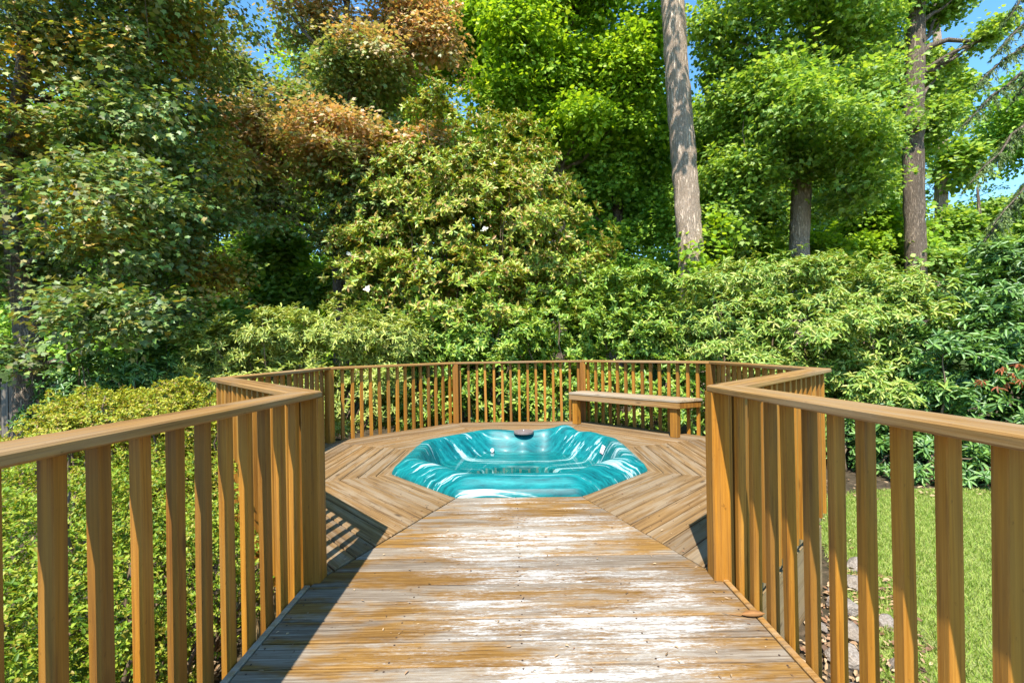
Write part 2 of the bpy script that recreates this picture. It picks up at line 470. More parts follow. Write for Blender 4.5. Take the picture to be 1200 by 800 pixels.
# ------------------------------------------------------------------ hot tub
def tub_mat():
    t = NT('marbled teal acrylic')
    v = t.coord((1,1,1))
    warp = t.noise(t.coord((1.0,1.0,1.0)), .9, 2, .5)
    xyz = t.n('ShaderNodeSeparateXYZ'); t.L(v, xyz.inputs[0])
    yy = t.math('ADD', xyz.outputs[1], t.math('MULTIPLY', warp, .13))
    comb = t.n('ShaderNodeCombineXYZ')
    t.L(t.math('MULTIPLY', xyz.outputs[0], .16), comb.inputs[0]); t.L(t.math('MULTIPLY', yy, 3.6), comb.inputs[1]); t.L(t.math('MULTIPLY', xyz.outputs[2], 1.1), comb.inputs[2])
    a = t.noise(comb.outputs[0], 1.5, 2, .5, .15)
    b = t.noise(comb.outputs[0], 5.5, 3, .55, .2)
    c3 = t.n('ShaderNodeCombineXYZ'); t.L(t.math('MULTIPLY', xyz.outputs[0], .30), c3.inputs[0]); t.L(t.math('MULTIPLY', yy, 15.0), c3.inputs[1]); t.L(t.math('MULTIPLY', xyz.outputs[2], 2.0), c3.inputs[2])
    thin = t.noise(c3.outputs[0], 2.0, 4, .6, .15)
    s = t.math('ADD', t.math('MULTIPLY', a, .55), t.math('MULTIPLY', b, .45))
    fine = t.noise(t.coord((.6,2.6,1.4)), 9, 6, .7, .6)
    teal = t.ramp(t.math('ADD', t.math('MULTIPLY', thin, .5), t.math('MULTIPLY', fine, .5)), [(.34, (.0,.048,.056)), (.46, (.0,.112,.120)), (.56, (.003,.172,.174)), (.68, (.024,.25,.24))])
    grp = t.step(s, .47, .60)
    line = t.step(t.math('ADD', thin, t.math('MULTIPLY', grp, .13)), .63, .67)
    wm = t.math('MULTIPLY', line, t.step(s, .45, .53))
    col = t.mix(t.math('MULTIPLY', wm, .9), teal, t.mix(t.step(fine,.38,.62), (.18,.36,.37), (.45,.53,.52)))
    p = t.principled(col, .5, .28, None, coat=.04, coatr=.2)
    return t.surf(p)
M['acrylic'] = tub_mat()
def oct_r(th, p):
    s = 0
    for k in range(4): s += abs(math.cos(th - k*PI/4))**p
    return s**(-1.0/p)
tub = thing('hot_tub', 'sunken octagonal hot tub of glossy teal acrylic marbled with white streaks', 'hot tub', (PC.x, PC.y, 0), PROT)
prof = [(1.300,-.03,90),(1.302,.004,90),(1.296,.020,90),(1.275,.058,90),(1.268,.064,90),(1.258,.067,90),(1.225,.094,80),(1.19,.126,70),(1.178,.135,60),(1.16,.141,60),(1.13,.146,50),(1.10,.148,50),(1.085,.145,46),
        (1.072,.136,44),(1.055,.112,40),(1.03,.066,36),(1.005,.018,30),(.98,-.032,26),(.955,-.082,22),(.935,-.118,20),(.915,-.142,18),(.89,-.156,16),(.86,-.162,16),(.80,-.167,14),(.70,-.172,14),(.56,-.18,12),
        (.53,-.19,12),(.51,-.215,12),(.49,-.30,12),(.475,-.40,12),(.45,-.45,10),(.36,-.465,8),(.2,-.47,4),(.02,-.47,2)]
NA = 320
def bump(th, r, z):
    x, y_ = r*math.cos(th), r*math.sin(th)
    dz = 0
    # head pillow at the back right, ledge for the round lid at the back, armrests between the seats
    dz += .075*math.exp(-(((x-.66)/.20)**2 + ((y_-1.02)/.11)**2))
    dz += .030*math.exp(-(((x-.93)/.16)**2 + ((y_-.72)/.16)**2))
    dz -= .035*math.exp(-(((x-.06)/.24)**2 + ((y_-1.1)/.14)**2))
    dz -= .03*math.exp(-(((x+.98)/.16)**2 + ((y_-.12)/.26)**2))
    return dz
def radmod(th, f):
    # scoop-shaped seats: the inner wall bulges in between the seats
    return 1 + f*(.018*math.cos(4*th + .6))
mb = MB(); vs = []; fs = []
for pi_, (ap, z, p) in enumerate(prof):
    f = min(1, max(0, (1.03-ap)/.14)) * (1 if ap > .6 else .6)
    for k in range(NA):
        th = 2*PI*k/NA
        r = ap*oct_r(th, p)*radmod(th, f)
        lim = 1 if ap < 1.29 else 0
        # skimmer housing: a rounded column that comes forward from the back wall
        x, y_ = r*math.cos(th), r*math.sin(th)
        if .5 < ap < 1.05 and y_ > 0:
            y_ -= .07*math.exp(-((x-.06)/.17)**2) * min(1, (1.05-ap)/.03)
        vs.append((x, y_, z + lim*bump(th, r, z)*(1 if z > -.12 else 0)))
for i in range(len(prof)-1):
    for k in range(NA):
        j = (k+1) % NA
        fs.append((i*NA+k, i*NA+j, (i+1)*NA+j, (i+1)*NA+k))
fs.append(tuple((len(prof)-1)*NA+k for k in range(NA)))
mb.add(vs, fs)
mb.build('shell', M['acrylic'], tub, smooth=True)
# water
tw = NT('still tub water')
fr_ = tw.n('ShaderNodeFresnel'); fr_.inputs[0].default_value = 1.33
gl = tw.n('ShaderNodeBsdfGlossy'); gl.inputs['Roughness'].default_value = .015
bmp = tw.n('ShaderNodeBump'); bmp.inputs['Strength'].default_value = .12; bmp.inputs['Distance'].default_value = .01
tw.L(tw.noise(tw.coord(), 5, 2), bmp.inputs['Height']); tw.L(bmp.outputs[0], gl.inputs['Normal']); tw.L(bmp.outputs[0], fr_.inputs['Normal'])
tr = tw.n('ShaderNodeBsdfTransparent'); tr.inputs[0].default_value = (.90,.98,.985,1)
mx = tw.n('ShaderNodeMixShader'); tw.L(fr_.outputs[0], mx.inputs[0]); tw.L(tr.outputs[0], mx.inputs[1]); tw.L(gl.outputs[0], mx.inputs[2])
tw.surf(mx)
WATER_Z = -.115
mb = MB(); ring = [(.955*oct_r(2*PI*k/120, 13)*1.06*math.cos(2*PI*k/120), .955*oct_r(2*PI*k/120, 13)*1.06*math.sin(2*PI*k/120), WATER_Z) for k in range(120)]
mb.add(ring, [tuple(range(120))])
wat = mb.build('water', tw.mat, None)
wat.location = (PC.x, PC.y, 0); wat.rotation_euler = (0,0,PROT); struct(wat)
# skimmer lid, jets, label
M['lid'] = flat_mat('grey brown plastic', (.17,.13,.12), .5)
M['white'] = flat_mat('white plastic', (.8,.8,.8), .4, .4, .05)
mb = MB()
def disc(mb, cx, cy, r, z0, z1, seg=32, ch=.004, mi=0):
    mb.prism([(cx+r*math.cos(2*PI*k/seg), cy+r*math.sin(2*PI*k/seg)) for k in range(seg)], z0, z1, ch, mi)
disc(mb, .06, 1.05, .135, .10, .131); disc(mb, .06, 1.05, .105, .1305, .136, 32, .002)
lid = mb.build('skimmer_lid', M['lid'], tub)
mb = MB(); mb.tube([(.06,1.05,.136),(.06,1.05,.148)], [.006,.005], 8); mb.build('lid_pull', M['white'], lid)
for (jx, jy, jz, ry) in ((-.36,.905,-.092,0),):
    mb = MB(); mb.tube([(jx,jy,jz),(jx,jy-.03,jz+.004)], [.026,.023], 16); mb.tube([(jx,jy-.03,jz+.004),(jx,jy-.036,jz+.004)],[.012,.011],12)
    mb.build('jet', M['white'], tub)

# sticker with a few red print lines, on the right inner wall
tl = NT('white sticker with red print')
xyz = tl.n('ShaderNodeSeparateXYZ'); tl.L(tl.coord(), xyz.inputs[0])
ln = tl.math('LESS_THAN', tl.math('FRACT', tl.math('MULTIPLY', xyz.outputs[2], 42.0)), .35)
nz = tl.math('GREATER_THAN', tl.noise(tl.coord((60,60,9)), 1.0, 1), .5)
tl.surf(tl.principled(tl.mix(tl.math('MULTIPLY', ln, nz), (.85,.83,.84), (.55,.12,.16)), .4))
mb = MB(); mb.box((-.055,-.002,-.05),(.055,.002,.05))
lb = mb.build('warning_sticker', tl.mat, tub); lb.location = (.99,.30,.035); lb.rotation_euler = (R(-20), 0, R(-82))
#VEGETATION
# ------------------------------------------------------------------ vegetation helpers
F = 533.0
def W(px, py, D): return ((px-600)/F*D, D, 1.24-(py-410)/F*D)
def unit(a): return a/np.maximum(np.linalg.norm(a, axis=-1, keepdims=True), 1e-9)
TMPL = {
 'ovate': (np.array([(0,0,0),(.32,.5,.10),(.72,.36,.07),(1,0,-.04),(.72,-.36,.07),(.32,-.5,.10)]), [(0,1,2,3),(0,3,4,5)]),
 'narrow': (np.array([(0,0,0),(.40,.5,.10),(.78,.36,.04),(1,0,-.10),(.78,-.36,.04),(.40,-.5,.10)]), [(0,1,2,3),(0,3,4,5)]),
 'diamond': (np.array([(0,0,0),(.45,.5,.08),(1,0,-.05),(.45,-.5,.08)]), [(0,1,2,3)]),
 'maple': (np.array([(0,0,0),(.02,.42,.03),(.22,.33,.02),(.42,.62,-.03),(.55,.26,.02),(1,0,-.10),(.55,-.26,.02),(.42,-.62,-.03),(.22,-.33,.02),(.02,-.42,.03)]), [(0,1,2,3,4,5),(0,5,6,7,8,9)]),
 'tulip': (np.array([(0,0,0),(.10,.45,.05),(.55,.5,.02),(.9,.3,-.06),(.9,-.3,-.06),(.55,-.5,.02),(.10,-.45,.05)]), [(0,1,2,3,4,5,6)]),
 'needle': (np.array([(0,0,0),(.3,.5,0),(1,.12,-.06),(1,-.12,-.06),(.3,-.5,0)]), [(0,1,2,3,4)]),
 'blade': (np.array([(0,.5,0),(.55,.38,.06),(1,0,.22),(.55,-.38,.06),(0,-.5,0)]), [(0,4,3,2,1)]),
}
def leaf_obj(name, P, T, N, Lg, Wd, tmpl, mat, parent=None, tint=None):
    tv, tf = TMPL[tmpl]
    T = unit(T); N = unit(N - T*np.sum(N*T, axis=1, keepdims=True)); B = np.cross(N, T)
    n = len(P); k = len(tv)
    V = (P[:,None,:] + T[:,None,:]*(Lg[:,None]*tv[None,:,0])[:,:,None] + B[:,None,:]*(Wd[:,None]*tv[None,:,1])[:,:,None]
         + N[:,None,:]*(Lg[:,None]*tv[None,:,2])[:,:,None]).reshape(-1,3)
    fl = np.concatenate([np.array(f) for f in tf]); cnt = np.array([len(f) for f in tf])
    loops = (np.arange(n)[:,None]*k + fl[None,:]).reshape(-1)
    starts1 = np.concatenate([[0], np.cumsum(cnt)[:-1]])
    starts = (np.arange(n)[:,None]*len(fl) + starts1[None,:]).reshape(-1)
    me = bpy.data.meshes.new(name)
    me.vertices.add(n*k); me.vertices.foreach_set('co', V.astype(np.float32).ravel())
    me.loops.add(len(loops)); me.loops.foreach_set('vertex_index', loops.astype(np.int32))
    me.polygons.add(n*len(tf)); me.polygons.foreach_set('loop_start', starts.astype(np.int32))
    me.materials.append(mat)
    if tint is not None:
        a = me.attributes.new('tint', 'FLOAT', 'POINT'); a.data.foreach_set('value', np.repeat(tint, k).astype(np.float32))
    me.update(calc_edges=True)
    o = bpy.data.objects.new(name, me); C.objects.link(o)
    if parent is not None: o.parent = parent
    return o

def leaf_mat(name, cols, tintcol=None, rough=.42, spec=.45, trans=.28, sat=1.0):
    t = NT(name)
    rnd = t.n('ShaderNodeNewGeometry').outputs['Random Per Island']
    nn = len(cols)
    col = t.ramp(rnd, [(i/(nn-1) if nn > 1 else 0, c) for i, c in enumerate(cols)])
    if tintcol is not None:
        at = t.n('ShaderNodeAttribute'); at.attribute_name = 'tint'
        sh = t.math('FRACT', t.math('MULTIPLY', rnd, 17.0))
        tc = t.ramp(sh, [(i/(len(tintcol)-1), c) for i, c in enumerate(tintcol)])
        col = t.mix(at.outputs['Fac'], col, tc)
    p = t.principled(col, rough, spec)
    tr = t.n('ShaderNodeBsdfTranslucent')
    t.L(t.mix(1.0, col, (1.5, 1.35, .55), 'MULTIPLY'), tr.inputs[0])
    mx = t.n('ShaderNodeMixShader'); mx.inputs[0].default_value = trans
    t.L(p.outputs[0], mx.inputs[1]); t.L(tr.outputs[0], mx.inputs[2])
    return t.surf(mx)

def bark(name, dark, light, scale=9):
    t = NT(name)
    g = t.noise(t.coord((1,1,.10)), scale*1.5, 6, .7, 1.2); g2 = t.noise(t.coord((1,1,.22)), scale*3.2, 4, .65, .5); b = t.noise(t.coord((1,1,.45)), 2.1, 4, .6)
    ridge = t.math('ABSOLUTE', t.math('SUBTRACT', g, .5))
    h = t.math('ADD', t.step(ridge, .0, .12), t.math('MULTIPLY', g2, .5))
    c = t.ramp(t.math('ADD', t.math('MULTIPLY', h, .42), t.math('MULTIPLY', b, .42)), [(.25, dark), (.85, light)])
    return t.surf(t.principled(c, .85, .2, h, .9, .03))
M['bark_grey'] = bark('grey brown furrowed bark', (.27,.19,.13), (.74,.57,.42), 10)
M['bark_dark'] = bark('dark bark', (.095,.07,.05), (.38,.29,.21), 12)
M['bark_brown'] = bark('brown maple bark', (.12,.088,.062), (.42,.32,.235), 12)
M['stem'] = flat_mat('brown stems', (.16,.11,.07), .8, .2, .4, 12)

def lump(u, seed, amp):
    r = np.random.default_rng(seed); s = np.zeros(len(u))
    for _ in range(7):
        k = r.normal(size=3)*r.uniform(2, 5); s += np.sin(u@k + r.uniform(0, 6.3))
    return 1 + amp*s/2.6
def blob(px, py, D, rx, rz, ry=None, w=1.0):
    c = W(px, py, D); k = D/F
    return (np.array(c), np.array((rx*k, (ry if ry is not None else rx*k*.85), rz*k)), w)
def twigs(blobs, n, shell=.75, amp=.22, seed=0, zmin=GROUND+.05, sub=20, sr=.25, loose=.34, flat=.8):
    """twig ends: most gather in smaller clumps round the outside of each ellipsoid, the rest are spread through it"""
    vol = np.array([b[2]*(b[1][0]*b[1][1]*b[1][2])**(2/3) for b in blobs]); cnt = np.maximum(1, (vol/vol.sum()*n)).astype(int)
    P = []; O = []; I = []
    for bi, (b, c) in enumerate(zip(blobs, cnt)):
        u = unit(rng.normal(size=(c,3)))
        rad = (1 - shell*rng.random(c)**1.6) * lump(u, seed*31+bi, amp)
        p = u*rad[:,None]
        sc_ = unit(rng.normal(size=(sub,3))); sc_ *= ((.55+.5*rng.random(sub))*lump(sc_, seed*31+bi, amp))[:,None]
        ssz = sr*rng.uniform(.6,1.3,sub)
        w_ = ssz**2; pick = rng.choice(sub, c, p=w_/w_.sum())
        q = unit(rng.normal(size=(c,3)))*(rng.random(c)**.45)[:,None]; q[:,2] *= flat
        pc = sc_[pick] + q*ssz[pick][:,None]
        p = np.where((rng.random(c) < loose)[:,None], p, pc)
        P.append(b[0] + p*b[1]); O.append(unit(unit(p+1e-6)/b[1]*b[1].mean() + q*.5)); I.append(np.full(c, bi))
    P = np.concatenate(P); O = np.concatenate(O); I = np.concatenate(I)
    k = P[:,2] > zmin
    return P[k], O[k], I[k]
SUNV = np.array(tuple(SUN))
UP = np.array((0,0,1.0))
def whorl_leaves(P, O, k, Lg, ratio, elev=.15, elev_sd=.3, upw=.7, jit=.25):
    n = len(P)
    ax = unit(O*(1-upw*.5) + UP*upw + rng.normal(size=(n,3))*jit)
    a = unit(np.cross(ax, rng.normal(size=(n,3)))); b = np.cross(ax, a)
    th = (np.arange(k)[None,:]*(2*PI/k) + rng.random((n,1))*6.3 + rng.normal(size=(n,k))*.25)
    e = rng.normal(elev, elev_sd, (n,k))
    rad = a[:,None,:]*np.cos(th)[:,:,None] + b[:,None,:]*np.sin(th)[:,:,None]
    T = rad*np.cos(e)[:,:,None] + ax[:,None,:]*np.sin(e)[:,:,None]
    N = ax[:,None,:]*np.cos(e)[:,:,None] - rad*np.sin(e)[:,:,None] + rng.normal(size=(n,k,3))*.25 + SUNV*.35
    L = Lg*rng.uniform(.65,1.2,(n,k))
    Pp = P[:,None,:] + ax[:,None,:]*rng.uniform(-.35,.1,(n,k,1))*Lg
    return Pp.reshape(-1,3), T.reshape(-1,3), N.reshape(-1,3), L.reshape(-1), (L*ratio*rng.uniform(.85,1.15,(n,k))).reshape(-1)
def spray_leaves(P, O, k, rt, Lg, ratio, outw=.35, jit=.35, droop=.25, flat=.12):
    n = len(P)
    pn = unit(UP + O*outw + rng.normal(size=(n,3))*.34)
    a = unit(np.cross(pn, rng.normal(size=(n,3)))); b = np.cross(pn, a)
    th = rng.random((n,k))*6.283; rr = rt*np.sqrt(rng.random((n,k)))
    rad = a[:,None,:]*np.cos(th)[:,:,None] + b[:,None,:]*np.sin(th)[:,:,None]
    Pp = P[:,None,:] + rad*rr[:,:,None] + pn[:,None,:]*rng.normal(size=(n,k,1))*rt*flat
    T = rad*.8 + O[:,None,:]*.6 - UP*droop + rng.normal(size=(n,k,3))*.45
    N = pn[:,None,:] + rng.normal(size=(n,k,3))*jit + SUNV*.45
    L = Lg*rng.uniform(.6,1.25,(n,k))
    return Pp.reshape(-1,3), T.reshape(-1,3), N.reshape(-1,3), L.reshape(-1), (L*ratio).reshape(-1)
def bend(a, b, n=6, sag=.0, wob=.06):
    a = Vector(a); b = Vector(b); L = (b-a).length; pts = []
    for i in range(n+1):
        t = i/n; p = a.lerp(b, t)
        w_ = math.sin(PI*t)
        p += Vector((random.uniform(-1,1), random.uniform(-1,1), random.uniform(-1,1)))*L*wob*w_*.5
        p.z += sag*L*w_
        pts.append(p)
    return pts
def rel(pts, loc): return [Vector(p)-Vector(loc) for p in pts]
def trunk_mesh(root, loc, path_, rads, mat, name='trunk', seg=18):
    P = []; Rr = []
    for i in range(len(path_)-1):
        a, b = Vector(path_[i]), Vector(path_[i+1])
        for q in range(9): P.append(a.lerp(b, q/9)+Vector((random.uniform(-1,1),random.uniform(-1,1),0))*rads[i]*.035); Rr.append((rads[i]+(rads[i+1]-rads[i])*q/9)*random.uniform(.97,1.03))
    P.append(Vector(path_[-1])); Rr.append(rads[-1])
    mb = MB(); mb.tube(rel(P, loc), Rr, seg, jit=.06); return mb.build(name, mat, root, True)
def limbs_mesh(root, loc, items, mat, name='branches'):
    mb = MB()
    for pts, r0, r1 in items:
        n = len(pts); mb.tube(rel(pts, loc), [r0+(r1-r0)*i/(n-1) for i in range(n)], 6, jit=.08)
    return mb.build(name, mat, root, True)
def along(path_, t):
    path_ = [Vector(p) for p in path_]; n = len(path_)-1; i = min(int(t*n), n-1); return path_[i].lerp(path_[i+1], t*n-i)
def tree_limbs(tpath, blobs, r0, twig_pts=None, ntw=60, lo=.35):
    it = []
    for i, b in enumerate(blobs):
        c = Vector(b[0]); best = min((abs((along(tpath, q/20)-c).length - 0) + (2 if q/20 < lo else 0), q/20) for q in range(21))[1]
        best = max(lo, best-.08)
        it.append((bend(along(tpath, best), c, 6, -.03, .10), r0*random.uniform(.7,1.1), r0*.18))
    if twig_pts is not None and len(twig_pts):
        for j in range(ntw):
            p = Vector(twig_pts[random.randrange(len(twig_pts))]); b = min(blobs, key=lambda q: (Vector(q[0])-p).length)
            it.append((bend(Vector(b[0]), p, 4, 0, .12), r0*.18, r0*.04))
    return it
def shifted(a, loc): return a - np.array(loc)

# leaf materials -----------------------------------------------------
LM = {}
LM['magnolia'] = leaf_mat('glossy magnolia leaves', [(0.0875,0.1685,0.0170), (0.1636,0.2629,0.0221), (0.2634,0.3625,0.0357), (0.3766,0.4251,0.0561), (0.4146,0.3625,0.0799), (0.3138,0.1622,0.0467)], None, .45, .45, .22)
LM['laurel'] = leaf_mat('laurel leaves', [(0.0646,0.1470,0.0170),(0.1245,0.2390,0.0221),(0.1966,0.3150,0.0298),(0.2878,0.3920,0.0467),(0.3534,0.3920,0.0654)], None, .45, .45, .24)
LM['pale'] = leaf_mat('pale narrow leaves', [(0.1283,0.2063,0.0344),(0.2298,0.3089,0.0516),(0.3602,0.4264,0.0817),(0.4896,0.5300,0.1204),(0.2732,0.2655,0.0860)], None, .5, .4, .24)
LM['bright'] = leaf_mat('bright rhododendron leaves', [(0.0877,0.1791,0.0224),(0.1625,0.2754,0.0335),(0.2503,0.3591,0.0525),(0.3492,0.4356,0.0851),(0.3741,0.3591,0.0946)], None, .46, .45, .26)
LM['dark'] = leaf_mat('dark rhododendron leaves', [(0.0442,0.1104,0.0234),(0.0764,0.1728,0.0333),(0.1270,0.2486,0.0477),(0.1895,0.3178,0.0657)], None, .42, .5, .2)
LM['hedge'] = leaf_mat('small yellow-green hedge leaves', [(0.067,0.138,0.010),(0.134,0.235,0.014),(0.235,0.331,0.022),(0.336,0.386,0.032),(0.286,0.230,0.040)], None, .5, .35, .3)
LM['hedge2'] = leaf_mat('golden hedge leaves', [(0.110,0.173,0.014),(0.239,0.298,0.018),(0.368,0.384,0.026),(0.442,0.394,0.040),(0.239,0.144,0.060)], None, .5, .35, .3)
LM['plum'] = leaf_mat('dark maple leaves', [(0.0707,0.1353,0.0408),(0.1087,0.1976,0.0482),(0.1671,0.2861,0.0583),(0.1671,0.1665,0.0907),(0.2183,0.3486,0.0639)], [(0.4868,0.2380,0.0425),(0.5759,0.3486,0.0528),(0.3331,0.4279,0.0528),(0.2818,0.1898,0.0750)], .5, .5, .3)
LM['copper'] = leaf_mat('copper maple leaves', [(0.1129,0.1956,0.0598),(0.1693,0.2737,0.0683),(0.2484,0.3650,0.0854),(0.2822,0.2607,0.1196)], [(0.5645,0.2607,0.1109),(0.6548,0.3911,0.2049),(0.4742,0.3520,0.1879),(0.3613,0.3911,0.1537)], .46, .5, .32)
LM['green'] = leaf_mat('green tree leaves', [(0.1150,0.2219,0.0172),(0.1975,0.3461,0.0230),(0.2975,0.4588,0.0299),(0.4125,0.5405,0.0448)], None, .5, .35, .46)
LM['deep'] = leaf_mat('deep green tree leaves', [(0.1134,0.2431,0.0348),(0.1985,0.3679,0.0468),(0.2984,0.4901,0.0564),(0.4253,0.5993,0.0864)], None, .5, .35, .3)
LM['light'] = leaf_mat('light green tree leaves', [(0.1008,0.2052,0.0330),(0.1568,0.2916,0.0440),(0.2240,0.3780,0.0605),(0.3360,0.4536,0.1430),(0.3808,0.4968,0.0550),(0.2016,0.3564,0.0495)], None, .48, .4, .46)
LM['needle'] = leaf_mat('blue-green needles', [(0.0691,0.1207,0.0385),(0.1130,0.1688,0.0504),(0.1757,0.2295,0.0616)], None, .5, .3, .15)
LM['dead'] = leaf_mat('withered orange red leaves', [(0.3150,0.0720,0.0300),(0.3850,0.1260,0.0500),(0.2660,0.1350,0.0800)], None, .6, .2, .3)
LM['petal'] = leaf_mat('white magnolia petals', [(.80,.78,.68),(.85,.83,.78)], None, .5, .3, .25)
LM['grass'] = leaf_mat('lawn grass', [(0.190,0.308,0.044),(0.278,0.394,0.066),(0.380,0.468,0.110),(0.455,0.468,0.165)], None, .6, .2, .35)
LM['litter'] = leaf_mat('dry leaf litter', [(0.150,0.088,0.044),(0.325,0.213,0.112),(0.475,0.338,0.200),(0.250,0.125,0.062),(0.112,0.075,0.050)], None, .8, .2, .1)

# ------------------------------------------------------------------ ground, lawn
def ground_mat():
    t = NT('dark mulch and forest floor')
    n1 = t.noise(t.coord(), 9, 6, .7); n2 = t.noise(t.coord(), .5, 3)
    c = t.ramp(n1, [(.3, (.025,.018,.012)), (.55, (.075,.05,.032)), (.75, (.16,.11,.07))])
    c = t.mix(t.math('MULTIPLY', n2, .3), c, (.04,.06,.02))
    return t.surf(t.principled(c, .9, .15, n1, .8, .03))
def lawn_mat():
    t = NT('lawn turf')
    n1 = t.noise(t.coord(), 60, 4, .7); n2 = t.noise(t.coord(), 1.6, 3)
    c = t.ramp(n1, [(.3, (.16,.21,.045)), (.7, (.29,.34,.10))])
    c = t.mix(t.math('MULTIPLY', t.step(n2, .45, .7), .4), c, (.28,.27,.12))
    return t.surf(t.principled(c, .9, .15, n1, .8, .02))
mb = MB(); mb.add([(-400,-200,GROUND),(400,-200,GROUND),(400,600,GROUND),(-400,600,GROUND)], [(0,1,2,3)])
struct(mb.build('ground', ground_mat()))
bank = MB(); bv = []; bf = []; NXB, NYB = 60, 14
for j in range(NYB):
    for i in range(NXB):
        x = -160+320*i/(NXB-1); y_ = 19+60*(j/(NYB-1))**1.4; q = (j/(NYB-1))
        bv.append((x, y_, GROUND-.05+15*(3*q*q-2*q**3)+(math.sin(x*.21+j)*.25+math.sin(x*.07+1.3*j)*.35)*min(1,q*4)))
for j in range(NYB-1):
    for i in range(NXB-1): bf.append((j*NXB+i, j*NXB+i+1, (j+1)*NXB+i+1, (j+1)*NXB+i))
bank.add(bv, bf)
hm = NT('leafy hillside floor'); hn = hm.noise(hm.coord(), 1.3, 6, .7)
hm.surf(hm.principled(hm.ramp(hn, [(.3,(.02,.03,.012)),(.55,(.05,.08,.022)),(.75,(.11,.15,.04))]), .9, .1, hn, 1.0, .3))
struct(bank.build('wooded_hillside', hm.mat, None, True))
LAWN = [(1.75,-6),(30,-6),(30,5.2),(12,6.5),(7.5,6.7),(5.2,6.65),(4.0,6.2),(3.45,5.3),(3.05,4.3),(2.62,3.5),(2.2,2.7),(1.85,2.0)]
mb = MB(); mb.add([(x,y_,GROUND+.004) for x, y_ in LAWN], [tuple(range(len(LAWN)))])
struct(mb.build('lawn', lawn_mat()))
def inside(poly, X, Y):
    r = np.zeros(len(X), bool); n = len(poly)
    for i in range(n):
        x0,y0 = poly[i-1]; x1,y1 = poly[i]
        c = ((y0 > Y) != (y1 > Y)); r ^= c & (X < (x1-x0)*(Y-y0)/(y1-y0+1e-12)+x0)
    return r
n = 190000
X = 1.7+ (rng.random(n)**1.3)*8.5; Y = rng.uniform(1.2, 6.6, n); k = inside(LAWN, X+rng.normal(size=n)*.04, Y+rng.normal(size=n)*.05)
X, Y = X[k], Y[k]; n = len(X)
T = np.stack([rng.normal(size=n)*.55, rng.normal(size=n)*.55, np.ones(n)], 1); Nn = np.stack([rng.normal(size=n), rng.normal(size=n), np.zeros(n)], 1)
o = leaf_obj('grass', np.stack([X,Y,np.full(n,GROUND+.002)],1), T, Nn, rng.uniform(.03,.065,n), rng.uniform(.004,.007,n), 'blade', LM['grass']); struct(o, 'stuff')
# dry leaves on the beds either side of the deck
def litter(poly, n, s=(.03,.07)):
    xs = [p[0] for p in poly]; ys = [p[1] for p in poly]
    X = rng.uniform(min(xs),max(xs),n); Y = rng.uniform(min(ys),max(ys),n); k = inside(poly,X,Y); X,Y = X[k],Y[k]; n = len(X)
    T = np.stack([rng.normal(size=n),rng.normal(size=n),rng.normal(size=n)*.25],1); Nn = np.stack([rng.normal(size=n)*.4,rng.normal(size=n)*.4,np.ones(n)],1)
    L = rng.uniform(*s,n); return np.stack([X,Y,GROUND+.012+rng.random(n)*.03],1), T, Nn, L, L*rng.uniform(.3,.6,n)
A = [litter([(1.15,.5),(2.5,.5),(2.6,2.2),(2.9,3.2),(3.4,4.1),(3.1,4.4),(1.3,2.5)], 5200),
     litter([(-1.15,.3),(-3.4,.3),(-3.8,4.2),(-2.8,4.0),(-1.3,2.5)], 4200, (.03,.08)),
     litter([(2.9,4.3),(3.3,4.2),(4.2,6.1),(7.5,6.4),(12,6.0),(12,8),(3.5,8)], 3500)]
o = leaf_obj('leaf_litter', *[np.concatenate([a[i] for a in A]) for i in range(5)], 'ovate', LM['litter']); struct(o, 'stuff')

# rocks along the platform's right side
def rock_mat():
    t = NT('pale field stone'); n1 = t.noise(t.coord(), 7, 6, .65); n2 = t.noise(t.coord(), 2.2, 3)
    rn = t.n('ShaderNodeObjectInfo').outputs['Random']
    c = t.mix(t.step(n1, .35, .65), (.12,.105,.09), (.30,.265,.23)); c = t.mix(t.math('MULTIPLY', n2, .5), c, (.38,.30,.22))
    c = t.mix(.5, c, t.ramp(rn, [(0,(.8,.75,.7)),(1,(1.1,1.1,1.12))]), 'MULTIPLY')
    return t.surf(t.principled(c, .85, .2, n1, .8, .02))
RM = rock_mat()
def rock_mesh(seed):
    r = np.random.default_rng(seed); bmh = bmesh.new(); bmesh.ops.create_icosphere(bmh, subdivisions=3, radius=1)
    pl = [(unit(r.normal(size=3)), r.uniform(.62,.9)) for _ in range(11)]
    for v in bmh.verts:
        p = np.array(v.co)
        for nn, d in pl:
            e = p@nn - d
            if e > 0: p = p - nn*e*.9
        p += .03*np.sin(p[[1,2,0]]*9+seed); v.co = Vector(p)
    me = bpy.data.meshes.new('rock'); bmh.to_mesh(me); bmh.free(); me.materials.append(RM); return me
ROCKS = [(3.0,3.98,.17,'large pale rock leaning beside the edge of the lawn'),(2.62,3.66,.15,'pale rounded rock below the slanting right railing'),(2.80,3.45,.11,'small flat rock on the lawn side of the rock row'),
 (2.45,3.30,.14,'grey angular rock in the middle of the rock row'),(2.20,3.05,.17,'broad grey rock close under the deck skirting'),(2.50,2.98,.09,'small rock between dry leaves and grass'),
 (2.02,2.72,.12,'dusty rock under the right walkway railing'),(2.33,2.66,.12,'tan rock at the near end of the rock row'),(3.22,4.32,.13,'rock at the far end of the row by the right corner post'),(2.0,2.3,.14,'half sunken rock nearest the camera'),
 (2.75,3.9,.10,'small white rock against the skirting near the right corner'),(2.28,3.42,.08,'small dark rock tucked against the skirting')]
